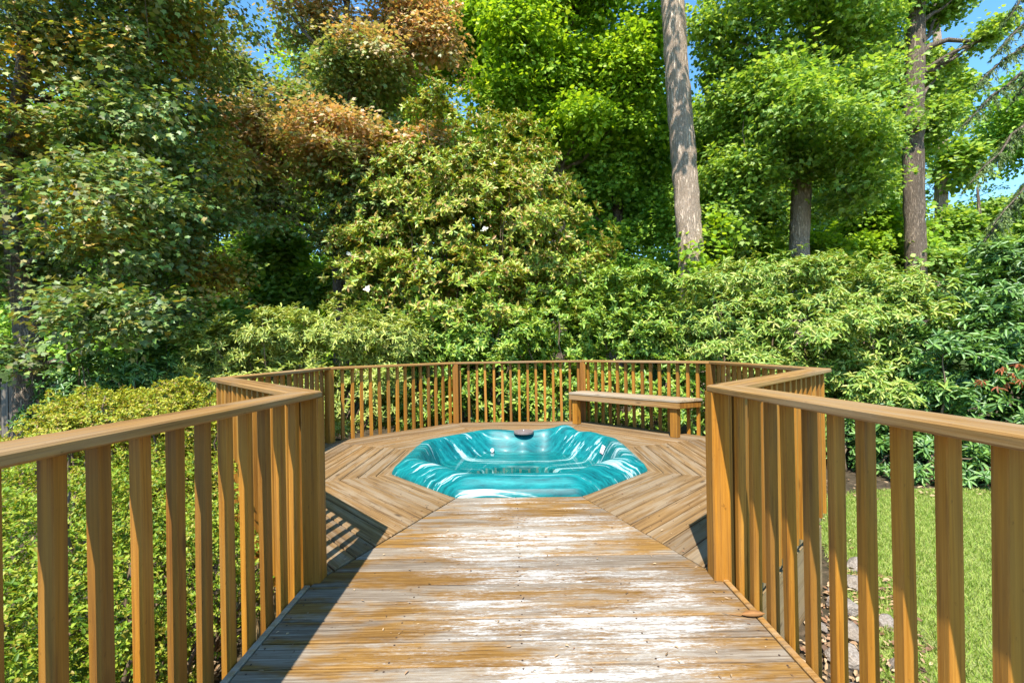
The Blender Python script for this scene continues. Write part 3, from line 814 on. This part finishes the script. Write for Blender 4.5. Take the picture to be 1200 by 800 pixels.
for i, (x, y_, s, lab) in enumerate(ROCKS):
    o = bpy.data.objects.new('rock', rock_mesh(40+i)); C.objects.link(o); o.location = (x, y_, GROUND+s*.28); o.scale = tuple(.72*s*q for q in (random.uniform(1,1.3), random.uniform(.85,1.1), random.uniform(.6,.8))); o.rotation_euler = (random.uniform(-.2,.2), random.uniform(-.2,.2), random.uniform(0,6))
    tag(o, lab, 'rock', 'rocks edging the lawn beside the deck')

# dead leaf on the deck
mb = MB(); nx_, ny_ = 13, 9
vs = []
for i in range(nx_):
    for j in range(ny_):
        u = i/(nx_-1); v = j/(ny_-1)*2-1; wd = .030*math.sin(PI*min(1,u*1.02+.02))**.7
        th = v*2.0
        vs.append((u*.125-.06, math.sin(th)*wd*.62, .005+wd*.62*(1-math.cos(th))+.012*(u-.4)**2*4))
mb.add(vs, [(i*ny_+j, (i+1)*ny_+j, (i+1)*ny_+j+1, i*ny_+j+1) for i in range(nx_-1) for j in range(ny_-1)])
mb.tube([(-.06,0,.012),(-.10,.012,.006),(-.15,.035,.004)], [.0022,.0016,.001], 6)
dl = mb.build('dried_leaf', flat_mat('curled dry leaf', (.30,.15,.055), .7, .2, .25, 40), None, True)
dl.scale = (.85,.85,.85); dl.location = (1.085, 2.085, .003); dl.rotation_euler = (0,0,R(-4)); tag(dl, 'single curled brown leaf lying at the right edge of the walkway', 'leaf')

# small leaf scraps and twigs blown onto the boards
nb = 230
X = rng.uniform(-1.08,1.08,nb); Y = rng.uniform(1.3,3.7,nb)
th = rng.uniform(0,6.28,70); X2 = PC.x+np.cos(th)*rng.uniform(1.4,2.45,70); Y2 = PC.y+np.sin(th)*rng.uniform(1.4,2.45,70)
X = np.concatenate([X,X2]); Y = np.concatenate([Y,Y2]); nb = len(X)
T = np.stack([rng.normal(size=nb),rng.normal(size=nb),rng.normal(size=nb)*.12],1); Nn = np.stack([rng.normal(size=nb)*.3,rng.normal(size=nb)*.3,np.ones(nb)],1)
Lq = rng.uniform(.006,.026,nb); o = leaf_obj('leaf_scraps', np.stack([X,Y,np.full(nb,.006)],1), T, Nn, Lq, Lq*rng.uniform(.15,.5,nb), 'ovate', LM['litter']); struct(o, 'stuff')

# wooden fence at far left
fl = Vector((-12.6, 9.6, GROUND)); fence = thing('wooden_fence', 'old grey-brown vertical board fence behind the left maple trunk', 'fence', fl)
mb = MB(); FW = wood('old fence wood', (.05,.042,.032), (.12,.10,.078), (.20,.17,.135), (.17,.16,.14), 'Z', .5, .85, 30, 'island')
for i in range(20):
    x = i*.165; h = 1.62+random.uniform(-.02,.02)
    mb.prism([(x,-.012),(x+.145,-.012),(x+.145,.012),(x,.012)], .04, h, .003)
mb.build('board_panel', FW, fence)
mb = MB()
for z in (.35, 1.25): mb.box((0,.016,z),(3.28,.054,z+.085))
mb.build('fence_rail', FW, fence)
for x in (0, 1.62, 3.2):
    mb = MB(); mb.box((x-.045,.058,-.1),(x+.045,.15,1.7)); mb.build('fence_post', FW, fence)

# ------------------------------------------------------------------ shrubs
def shrub(name, label, cat, base, blobs, n, k, Lg, ratio, mat, tm='ovate', stems=14, group=None, shell=.7, amp=.22, seed=1, tw={}, **kw):
    loc = (base[0], base[1], GROUND)
    t = thing(name, label, cat, loc, 0, group)
    P, O, I = twigs(blobs, n, shell, amp, seed, **tw)
    a = whorl_leaves(P, O, k, Lg, ratio, **kw)
    leaf_obj('foliage', shifted(a[0], loc), *a[1:], tm, mat, t)
    it = []
    for j in range(stems):
        p = Vector(P[random.randrange(len(P))]); s = Vector((base[0]+(p.x-base[0])*.62+random.uniform(-.15,.15), base[1]+(p.y-base[1])*.5+random.uniform(-.15,.15), GROUND))
        m = s.lerp(p, .5) + Vector((0,0,.25*(p-s).length*.5))
        it.append((bend(s, m, 4, 0, .12)+bend(m, p, 4, 0, .12)[1:], .028, .006))
    limbs_mesh(t, loc, it, M['stem'], 'stems')
    return t, P, O, loc

mag, P, O, loc = shrub('magnolia_tree', 'broad glossy yellow-green magnolia with a few white blooms, behind the tub railing', 'tree', (-.9, 12.2),
  [blob(560,168,12.3,70,52),blob(505,215,12,72,58),blob(618,210,12.2,58,60),blob(470,275,11.6,80,58),blob(560,275,11.3,100,68),blob(650,280,11.8,58,55),blob(445,330,11.2,62,45),blob(550,345,11,110,50),blob(660,335,11.2,62,45),blob(570,240,11.6,90,60)],
  9200, 9, .142, .40, LM['magnolia'], 'ovate', 40, shell=.6, amp=.25, seed=2, elev=.35, elev_sd=.4, upw=.55)
for (px, py, D) in ((581,194,11.2),(570,270,10.4),(412,297,10.6),(548,212,11.1),(432,338,10.2),(617,253,11.2),(500,160,11.6)):
    c = np.array(W(px,py,D)); 
    pp = whorl_leaves(c[None], np.array([[0,-1,.4]]), 9, .11, .62, elev=.6, elev_sd=.15, upw=.3)
    leaf_obj('flower', shifted(pp[0],loc), *pp[1:], 'ovate', LM['petal'], mag)

shrub('laurel_shrub', 'dense glossy green shrub at the foot of the magnolia, left half behind the tub', 'shrub', (-.9,9.8),
  [blob(500,402,9.8,70,45),blob(575,392,9.8,75,50),blob(505,470,9.5,80,60),blob(590,468,9.5,85,60)], 3600, 8, .125, .36, LM['laurel'], 'ovate', 20, seed=3, elev=.25, elev_sd=.35)
shrub('laurel_shrub', 'dense glossy green shrub behind the bench, beside the tall pale trunk', 'shrub', (1.8,9.8),
  [blob(670,378,9.9,75,50),blob(745,385,9.9,60,55),blob(680,470,9.5,85,60),blob(765,470,9.5,70,60),blob(720,340,10.3,60,30)], 3700, 8, .125, .36, LM['laurel'], 'ovate', 20, seed=4, elev=.25, elev_sd=.35)
shrub('andromeda_shrub', 'pale silvery-green shrub with narrow leaves behind the back left railing', 'shrub', (-4.2,8.9),
  [blob(262,405,8.4,52,34),blob(325,388,8.7,60,36),blob(400,388,8.9,62,34),blob(460,398,9.0,50,34),blob(300,450,8.5,85,45),blob(420,455,8.9,85,45)], 4800, 9, .115, .24, LM['pale'], 'narrow', 34, seed=5, elev=.3, elev_sd=.3)
shrub('rhododendron_shrub', 'large bright green rhododendron mound behind the right slanting railing', 'shrub', (5.2,9.2),
  [blob(905,338,10,66,44),blob(985,348,9.8,78,50),blob(850,385,9.6,78,58),blob(805,390,9.9,42,32),blob(770,398,9.9,42,32),blob(930,405,9.4,98,65),blob(1030,395,9.0,78,72),blob(870,465,9.4,80,55),blob(960,470,9.0,90,60),blob(1040,470,8.4,70,70)], 9600, 8, .128, .28, LM['bright'], 'narrow', 40, seed=6, elev=-.05, elev_sd=.35)
drh, P, O, loc = shrub('rhododendron_shrub', 'dark large-leaved rhododendron with withered red clusters beyond the lawn', 'shrub', (7.2,7.6),
  [blob(1120,440,7.8,60,60),blob(1185,420,7.6,65,70),blob(1140,505,7.5,75,60),blob(1215,500,7.4,80,75),blob(1290,450,7.6,90,90),blob(1085,520,7.8,55,55),blob(1150,365,8.6,80,45),blob(1240,340,8.6,90,60)], 3600, 9, .15, .28, LM['dark'], 'narrow', 26, seed=7, elev=.0, elev_sd=.35)
for (px, py, D) in ((1150,455,6.85),(1174,440,6.75),(1179,458,6.7),(1193,436,6.7),(1196,455,6.65),(1187,448,6.6),(1168,462,6.75)):
    c = np.array(W(px,py,D)); pp = whorl_leaves(c[None], np.array([[0,-.3,1]]), 9, .10, .2, elev=-.75, elev_sd=.3, upw=.9)
    leaf_obj('withered_cluster', shifted(pp[0],loc), *pp[1:], 'narrow', LM['dead'], drh)
shrub('rhododendron_shrub', 'low dark shrub reaching the lawn under the withered red clusters', 'shrub', (5.2,7.3),
  [blob(1010,520,7.9,55,50),blob(1060,545,7.4,55,40),blob(1130,560,7.1,60,35),blob(1200,570,6.9,60,40)], 900, 8, .13, .3, LM['dark'], 'narrow', 26, seed=17, elev=.1, elev_sd=.35)

shrub('rhododendron_shrub', 'dark leafy shrub between the left maple trunk and the golden-green hedge', 'shrub', (-7.3,8.2),
  [blob(120,432,8.3,60,28),blob(190,425,8.2,50,34),blob(70,470,8.2,40,30),blob(140,475,8.0,90,30)], 900, 8, .13, .3, LM['dark'], 'narrow', 20, seed=18, elev=.2, elev_sd=.35)
def hedge(label, cat, base, ell, n, mat, seed, Lg=.032, k=6):
    blobs = [(np.array(c), np.array(r), 1.0) for c, r in ell]
    return shrub('clipped_hedge', label, cat, base, blobs, n, k, Lg, .46, mat, 'ovate', 60, None, .42, .10, seed, dict(sub=90, sr=.17, loose=.3, flat=.9), elev=.45, elev_sd=.45, upw=.45)
hedge('large clipped yellow-green hedge just below the left walkway railing', 'hedge', (-2.5,2.4),
  [((-2.55,1.4,-.03),(1.05,1.1,.50)),((-2.5,2.5,.0),(1.0,1.1,.52)),((-2.9,3.5,.02),(1.05,.95,.52)),((-3.6,2.4,.1),(1.2,1.6,.5)),((-2.2,2.9,-.25),(.72,1.1,.38)),((-2.3,1.7,-.38),(.72,1.1,.34)),((-2.3,.4,-.1),(.9,.9,.5))], 21000, LM['hedge'], 8, .028)
hedge('rounded golden-green hedge at the left corner of the platform', 'hedge', (-4.4,5.4),
  [((-4.75,5.5,.25),(1.0,1.0,.62)),((-3.95,5.7,.22),(.75,.9,.62)),((-4.3,5.4,-.2),(1.1,1.0,.6)),((-3.6,5.0,-.2),(.5,.7,.55)),((-4.4,5.3,.5),(1.1,.8,.36))], 15000, LM['hedge2'], 9, .04)

# ------------------------------------------------------------------ trees
def fray(blobs, seed, m=4, spread=.85, size=.62):
    """break every ellipsoid into a few smaller, offset ones so that neighbouring crowns interlace"""
    r = np.random.default_rng(seed); out = []
    for c, rad, w_ in blobs:
        for q in range(m):
            u = unit(r.normal(size=3)); out.append((c + u*rad*spread*r.uniform(.4,1.15), rad*size*r.uniform(.65,1.15,3), w_))
    return out
def tree(name, label, loc, tpath, trads, blobs, n, k, rt, Lg, ratio, mat, tm, barkm, seed, tintf=None, nlimb=None, limb=.10, ntw=60, shell=.75, amp=.28, lo=.3, group=None, tw={}, **kw):
    t = thing(name, label, 'tree', loc, 0, group)
    trunk_mesh(t, loc, tpath, trads, barkm)
    P, O, I = twigs(blobs, n, shell, amp, seed, **tw)
    a = spray_leaves(P, O, k, rt, Lg, ratio, **kw)
    tint = None
    if tintf is not None: tint = np.repeat(tintf(P, O, I), k); tint = np.clip(tint + rng.normal(size=len(tint))*.30, 0, 1)
    leaf_obj('crown', shifted(a[0], loc), *a[1:], tm, mat, t, tint)
    limbs_mesh(t, loc, tree_limbs(tpath, blobs[:nlimb], limb, P, ntw, lo), barkm)
    return t
def pnoise(P, s, seed):
    r = np.random.default_rng(seed); v = np.zeros(len(P))
    for _ in range(8): v += np.sin(P@(r.normal(size=3)*s) + r.uniform(0,6.3))
    return v/2.8
def gnd(x, y_): return (x, y_, GROUND)

mb_blobs = [blob(70,60,9.1,105,38),blob(165,85,8.4,85,36),blob(75,150,9.0,95,36),blob(185,180,8.8,100,30),blob(235,125,9.8,48,36),blob(125,235,7.3,95,30),blob(220,245,9.6,80,30),
  blob(80,315,9.0,85,36),blob(185,300,9.3,85,30),blob(130,378,7.0,78,26),blob(255,315,9.9,50,26),blob(-70,120,7.2,110,80),blob(-70,290,8,70,80),blob(30,5,7.8,150,38),blob(195,10,9.4,80,34),blob(50,-90,8,200,70),blob(-30,400,7.6,50,22),blob(125,195,7.4,66,24),blob(130,285,7.4,72,26),blob(120,348,7.2,66,24),blob(150,130,7.6,70,30),blob(150,225,8.0,70,26),blob(225,60,9.6,50,40),blob(245,190,9.8,50,30),blob(210,270,9.4,60,30),blob(175,355,9.2,65,22)]
base = W(36,445,8.4)
tree('red_leaf_maple', 'dark maple with bronze leaf tips, trunk at the far left by the fence', (base[0], base[1], GROUND),
  [gnd(base[0],base[1]), W(38,440,8.4), W(33,380,8.4), W(22,300,8.3), W(16,215,8.3), W(28,110,8.2), W(40,20,8.2), W(50,-90,8.2)], [.34,.24,.19,.15,.13,.11,.08,.05],
  mb_blobs + fray(mb_blobs, 8, 2, .95, .62), 5600, 15, .32, .090, 1.0, LM['plum'], 'maple', M['bark_brown'], 21,
  lambda P,O,I: np.clip(pnoise(P,1.5,5)*1.3-.75 + np.isin(np.where(I < len(mb_blobs), I, (I-len(mb_blobs))//2),[1,2,3])*.22 + np.isin(np.where(I < len(mb_blobs), I, (I-len(mb_blobs))//2),[1,3])*.25 + O[:,2]*.25, 0, 1), 18, .05, 90, .85, .3, .12, droop=.4, flat=.14, tw=dict(loose=.55, sr=.3, flat=1.0))
cp = [blob(282,85,12.8,36,34),blob(300,128,12.5,62,44),blob(395,115,12.6,85,50),blob(468,150,12.4,55,55),blob(440,55,13,70,45),blob(365,190,12.3,95,52),blob(295,225,12.2,75,50),blob(445,225,12.5,65,55),blob(405,268,12.4,58,35),blob(375,35,13.4,42,36),blob(500,30,13.2,55,45),blob(420,-50,13.5,110,50),blob(460,300,12.8,50,35)]
base = W(400,440,13)
tree('copper_maple', 'tall maple with a copper-orange crown rising left of the magnolia', gnd(base[0],base[1]), [gnd(base[0],base[1]), W(400,350,13), W(396,250,13), W(402,150,13), W(410,40,13.2), W(420,-60,13.4)], [.24,.2,.17,.14,.1,.05],
  fray(cp, 5, 4, .7, .68), 7400, 15, .42, .108, 1.0, LM['copper'], 'maple', M['bark_dark'], 22,
  lambda P,O,I: np.clip(pnoise(P,.8,9)*.7 + .0 + np.isin(I//4,[0,1,2,3,4,5,6,9,10,11])*.80 + O[:,2]*.25 - .10, 0, 1), None, .09, 60, .8, .25, .3, droop=.3)
base = W(820,494,14)
tree('tulip_poplar', 'tall straight pale trunk with leaves at its foot, right of the magnolia', gnd(base[0],base[1]), [gnd(base[0],base[1]), W(817,400,14), W(811,300,14), W(805,200,14), W(799,100,14), W(795,0,14), W(791,-150,14), W(789,-420,14)], [.48,.42,.385,.365,.345,.33,.30,.2],
  [blob(790,-330,14,190,80),blob(690,-400,14.5,130,80),blob(890,-390,14.5,130,80),blob(780,-480,14,170,80),blob(772,-376,10,70,55),blob(806,-150,10.6,52,34),blob(822,300,13.6,26,30),blob(842,270,13.8,22,22),blob(808,318,13.4,18,16),blob(830,340,13.3,26,18)], 2000, 12, .4, .15, .95, LM['green'], 'tulip', M['bark_grey'], 23, None, 4, .10, 0, .8, .25, .75)  # two nearer leaf clumps, out of view, added to throw dappled shade on trunk
base = W(655,494,17.5)
tree('broadleaf_tree', 'bright green tree crown above and behind the magnolia, left of the tall pale trunk', gnd(base[0],base[1]), [gnd(base[0],base[1]), W(655,380,17.5), W(658,250,17.5), W(660,120,17.5), W(659,20,17.3), W(657,-80,17.3)], [.36,.32,.28,.24,.2,.12],
  fray([blob(535,60,17.5,75,60),blob(615,55,16.8,75,62),blob(700,70,16.8,72,60),blob(752,25,17.2,45,55),blob(560,-10,17.5,90,50),blob(670,-25,17,90,50),blob(595,135,17.2,75,45),blob(690,150,17.5,72,50),blob(745,110,17.4,40,50)], 1), 5600, 14, .5, .14, .95, LM['green'], 'tulip', M['bark_dark'], 24, None, None, .10, 50, .8, .3, .3, tw=dict(loose=.7, sr=.34, flat=1.0), jit=.55)
base = W(720,470,19.5)
tree('broadleaf_tree', 'shaded deep green tree filling the gap between the magnolia and the pale trunk', gnd(base[0],base[1]), [gnd(base[0],base[1]), W(722,380,19.5), W(726,280,19.5), W(728,180,19.5), W(730,90,19.5)], [.3,.27,.22,.16,.08],
  fray([blob(655,225,19.5,55,40),blob(730,215,19.2,60,45),blob(700,285,18.6,60,35),blob(770,260,19.5,40,45),blob(740,330,18.2,60,28),blob(770,170,19.6,30,50),blob(650,180,19.6,60,30),blob(680,330,18,50,26)], 2), 3900, 13, .52, .145, .95, LM['deep'], 'tulip', M['bark_dark'], 25, None, None, .09, 50, .8, .3, .3, tw=dict(loose=.7, sr=.34, flat=1.0), jit=.55)
base = W(936,480,16)
tree('broadleaf_tree', 'light green leafy tree with a mottled brown trunk, middle of the right side', gnd(base[0],base[1]), [gnd(base[0],base[1]), W(936,390,16), W(938,300,16), W(943,215,16), W(950,130,16), W(960,40,16), W(966,-80,16)], [.40,.35,.325,.29,.22,.17,.1],
  fray([blob(868,55,15,55,55),blob(955,35,15.4,80,55),blob(905,125,14.9,80,55),blob(992,115,14.8,58,50),blob(858,190,15.2,45,50),blob(960,165,14.5,80,38),blob(1012,165,15,36,36),blob(855,262,15.4,38,38),blob(1000,200,14.6,55,28),blob(900,-40,15.5,120,50),blob(1012,30,15.4,36,45),blob(902,205,16.6,45,30),blob(838,95,15.6,30,62),blob(868,222,15.0,42,36),blob(1000,238,15.6,48,28)], 3), 6000, 13, .5, .132, 1.05, LM['light'], 'maple', M['bark_grey'], 26, None, 11, .085, 40, .8, .3, .62, tw=dict(loose=.7, sr=.34, flat=1.0), jit=.55)
base = W(1075,478,17)
t3 = tree('broadleaf_tree', 'tall dark-trunked tree with a bare side branch at upper right', gnd(base[0],base[1]), [gnd(base[0],base[1]), W(1075,390,17), W(1074,300,17), W(1073,200,17), W(1077,100,17), W(1081,0,17), W(1084,-120,17)], [.38,.34,.32,.31,.29,.26,.18],
  fray([blob(1045,25,17.9,46,42),blob(1110,14,17.5,28,20),blob(1090,-50,17,70,40),blob(1098,85,17.8,22,24),blob(1040,95,17.9,40,36),blob(1098,150,17.9,28,36),blob(1078,150,16.4,10,6),blob(1160,52,16.7,24,9)], 4), 3400, 13, .45, .13, 1.05, LM['light'], 'maple', M['bark_dark'], 27, None, None, .10, 40, .8, .3, .6, tw=dict(loose=.7, sr=.34, flat=1.0), jit=.55)
bx = [W(1082,78,17),W(1096,64,16.9),W(1116,57,16.8),W(1146,60,16.7),W(1175,58,16.6)]
limbs_mesh(t3, gnd(base[0],base[1]), [(bx,.13,.04)], M['bark_dark'], 'branch')
base = W(1106,470,22)
tree('slender_tree', 'thin pale trunk with sparse leaves just right of the dark-trunked tree', gnd(base[0],base[1]), [gnd(base[0],base[1]), W(1104,330,22), W(1106,215,22), W(1109,150,22), W(1104,70,22), W(1102,0,22)], [.32,.28,.25,.22,.18,.1],
  [blob(1125,205,21.5,30,24),blob(1100,110,22,22,26),blob(1135,120,22,14,16)], 360, 12, .5, .2, .95, LM['light'], 'tulip', M['bark_grey'], 28, None, None, .08, 20, .8, .3, .4)
for (bpx, D, lab, bl, seed, mat, nn) in (
  (1150, 18.5, 'light green young tree low at the right edge, behind the drooping conifer', [blob(1130,275,18.5,55,38),blob(1180,262,18.5,36,32),blob(1190,300,18,60,38),blob(1120,320,17.5,60,28)], 29, 'light', 1500),
  (1020, 19, 'shaded green young tree between the mottled trunk and the dark trunk', [blob(1010,260,19,48,30),blob(1030,305,18.5,60,28),blob(975,300,18,45,30)], 30, 'green', 1200),
  (880, 17.5, 'young green tree low between the tall pale trunk and the mottled trunk', [blob(850,165,18,30,40),blob(868,305,17.5,45,28),blob(885,250,18,40,36),blob(845,240,18,22,40),blob(905,300,17,35,25)], 31, 'green', 1300),
  (300, 15, 'bright yellow-green young tree glimpsed through the gap left of the magnolia', [blob(310,290,15,48,30),blob(350,330,14.6,55,26),blob(270,340,15,50,30),blob(400,330,14.4,40,24)], 32, 'light', 1300),
  (200, 13, 'shaded green tree behind the left maple, by the fence', [blob(160,330,13,80,50),blob(60,300,13,80,70),blob(230,380,12.5,60,35),blob(100,400,12,90,35),blob(180,240,13.5,80,50),blob(40,180,13.5,80,60)], 33, 'deep', 2600)):
    b = W(bpx, 470, D)
    tree('young_tree', lab, gnd(b[0],D), [gnd(b[0],D), W(bpx,380,D), W(bpx+3,300,D), W(bpx-2,230,D)], [.16,.13,.09,.04], fray(bl, seed, 2, .6, .7), int(nn*1.4), 13, .42, .145, .95, LM[mat], 'tulip', M['bark_dark'], seed, None, None, .06, 30, .8, .3, .3)

# conifer with drooping boughs at the right edge
cb = W(1290,500,9.5); loc = gnd(cb[0], 9.5)
con = thing('hemlock_tree', 'conifer with drooping blue-green boughs reaching in from the right edge', 'tree', loc)
trunk_mesh(con, loc, [loc, W(1290,300,9.5), W(1286,100,9.5), W(1284,-120,9.5)], [.26,.22,.16,.06], M['bark_dark'])
it = []; PP = []; TT = []; NN = []
for (ty, ex, ey, D2) in ((-40,1190,30,9.0),(10,1175,72,8.8),(60,1150,110,8.7),(60,1200,120,9.2),(95,1132,158,8.6),(130,1160,205,9.0),(150,1140,225,8.5),(200,1165,275,8.7),(215,1150,300,8.9),(250,1190,330,8.5),(-80,1200,-20,9.4),(140,1420,220,9),(40,1440,120,9.4),(230,1400,320,9.2)):
    a = Vector(W(1287, ty, 9.5)); b = Vector(W(ex, ey, D2)); pts = bend(a, b, 9, .13, .05); it.append((pts, .045, .008))
    for i in range(2, 10):
        p = pts[i]; d = (pts[min(i+1,9)]-pts[i-1]).normalized()
        for q in range(12):
            side = Vector((-d.y, d.x, 0)).normalized()*random.choice((-1,1)); s0 = p + (pts[i-1]-p)*random.random()
            l2 = random.uniform(.25,.6)*(1-.4*i/9); e = s0 + d*l2*.5 + side*l2*.55 + Vector((0,0,-l2*random.uniform(.25,.8)))
            if q < 3: it.append(([s0, s0.lerp(e,.5)+Vector((0,0,.02)), e], .007, .002))
            for m in range(34):
                t_ = random.random(); c = s0.lerp(e, t_)+Vector((0,0,.04*math.sin(PI*t_))); ds = (e-s0).normalized()
                PP.append(c); TT.append(ds*.8+Vector((random.gauss(0,.5),random.gauss(0,.5),random.gauss(-.25,.35)))); NN.append((random.gauss(0,.4),random.gauss(0,.4),1))
PP = np.array([tuple(p) for p in PP]); TT = np.array([tuple(p) for p in TT]); NN = np.array(NN, float); n = len(PP)
leaf_obj('crown', shifted(PP,loc), TT, NN, rng.uniform(.05,.085,n), rng.uniform(.013,.021,n), 'needle', LM['needle'], con)
limbs_mesh(con, loc, it, M['bark_dark'])

# woods far behind: a few kinds, copied one by one
def far_proto(mat, seed, tm='diamond', hgt=17.0, wd=4.2):
    loc = (0,0,0); r = np.random.default_rng(seed)
    bl = [(np.array((r.uniform(-.5,.5)*wd, r.uniform(-.5,.5)*wd, hgt*r.uniform(.12,1.0))), np.array((wd*r.uniform(.4,.62), wd*r.uniform(.4,.62), hgt*r.uniform(.07,.12))), 1.0) for _ in range(17)]
    t = thing('woodland_tree', 'x', 'tree', loc, 0, 'trees of the far wood')
    tp = [(0,0,0),(.1,0,hgt*.3),(-.1,.1,hgt*.6),(0,0,hgt*.95)]
    trunk_mesh(t, loc, tp, [.34,.28,.2,.05], M['bark_dark'], seg=10)
    P, O, I = twigs(bl, 3000, .9, .35, seed, .3)
    a = spray_leaves(P, O, 11, .62, .22, .8)
    leaf_obj('crown', a[0], *a[1:], tm, LM[mat], t)
    limbs_mesh(t, loc, tree_limbs(tp, bl, .09, P, 20, .2), M['bark_dark'])
    return t
protos = [far_proto('green', 61), far_proto('deep', 62), far_proto('light', 63, hgt=15), far_proto('deep', 64, hgt=19)]
def copy_tree(o):
    r = o.copy(); C.objects.link(r)
    for ch in o.children:
        c = ch.copy(); C.objects.link(c); c.parent = r
    return r
FAR = [(-60,26,0),(60,24,1),(150,29,3),(235,33,2),(330,34,2),(410,25,0),(400,31,1),(480,27,3),(560,30,2),(610,25,0),(660,28,1),(720,27,3),(765,29,0),(830,28,2),(880,31,0),(930,27,2),(985,32,0),(1030,28,2),(1110,34,0),(1175,32,2),(1250,27,1),(1340,28,0),(-170,27,3),(-300,25,1),(1460,29,3),(20,34,2),(520,36,1),(700,37,0),(940,37,1)]
WORDS = ['broad green', 'deep green', 'pale green', 'tall dark green']
used_p = set()
for (px, D, kx) in FAR:
    o = protos[kx] if kx not in used_p else copy_tree(protos[kx]); used_p.add(kx)
    x = (px-600)/F*D; s = random.uniform(.92,1.12)
    o.location = (x, D, GROUND); o.rotation_euler = (0,0,random.uniform(0,6.28)); o.scale = (s,s,s*(.68 if px in (1110,1175) else 1))
    o['label'] = 'one of the trees of the far wood behind the garden'
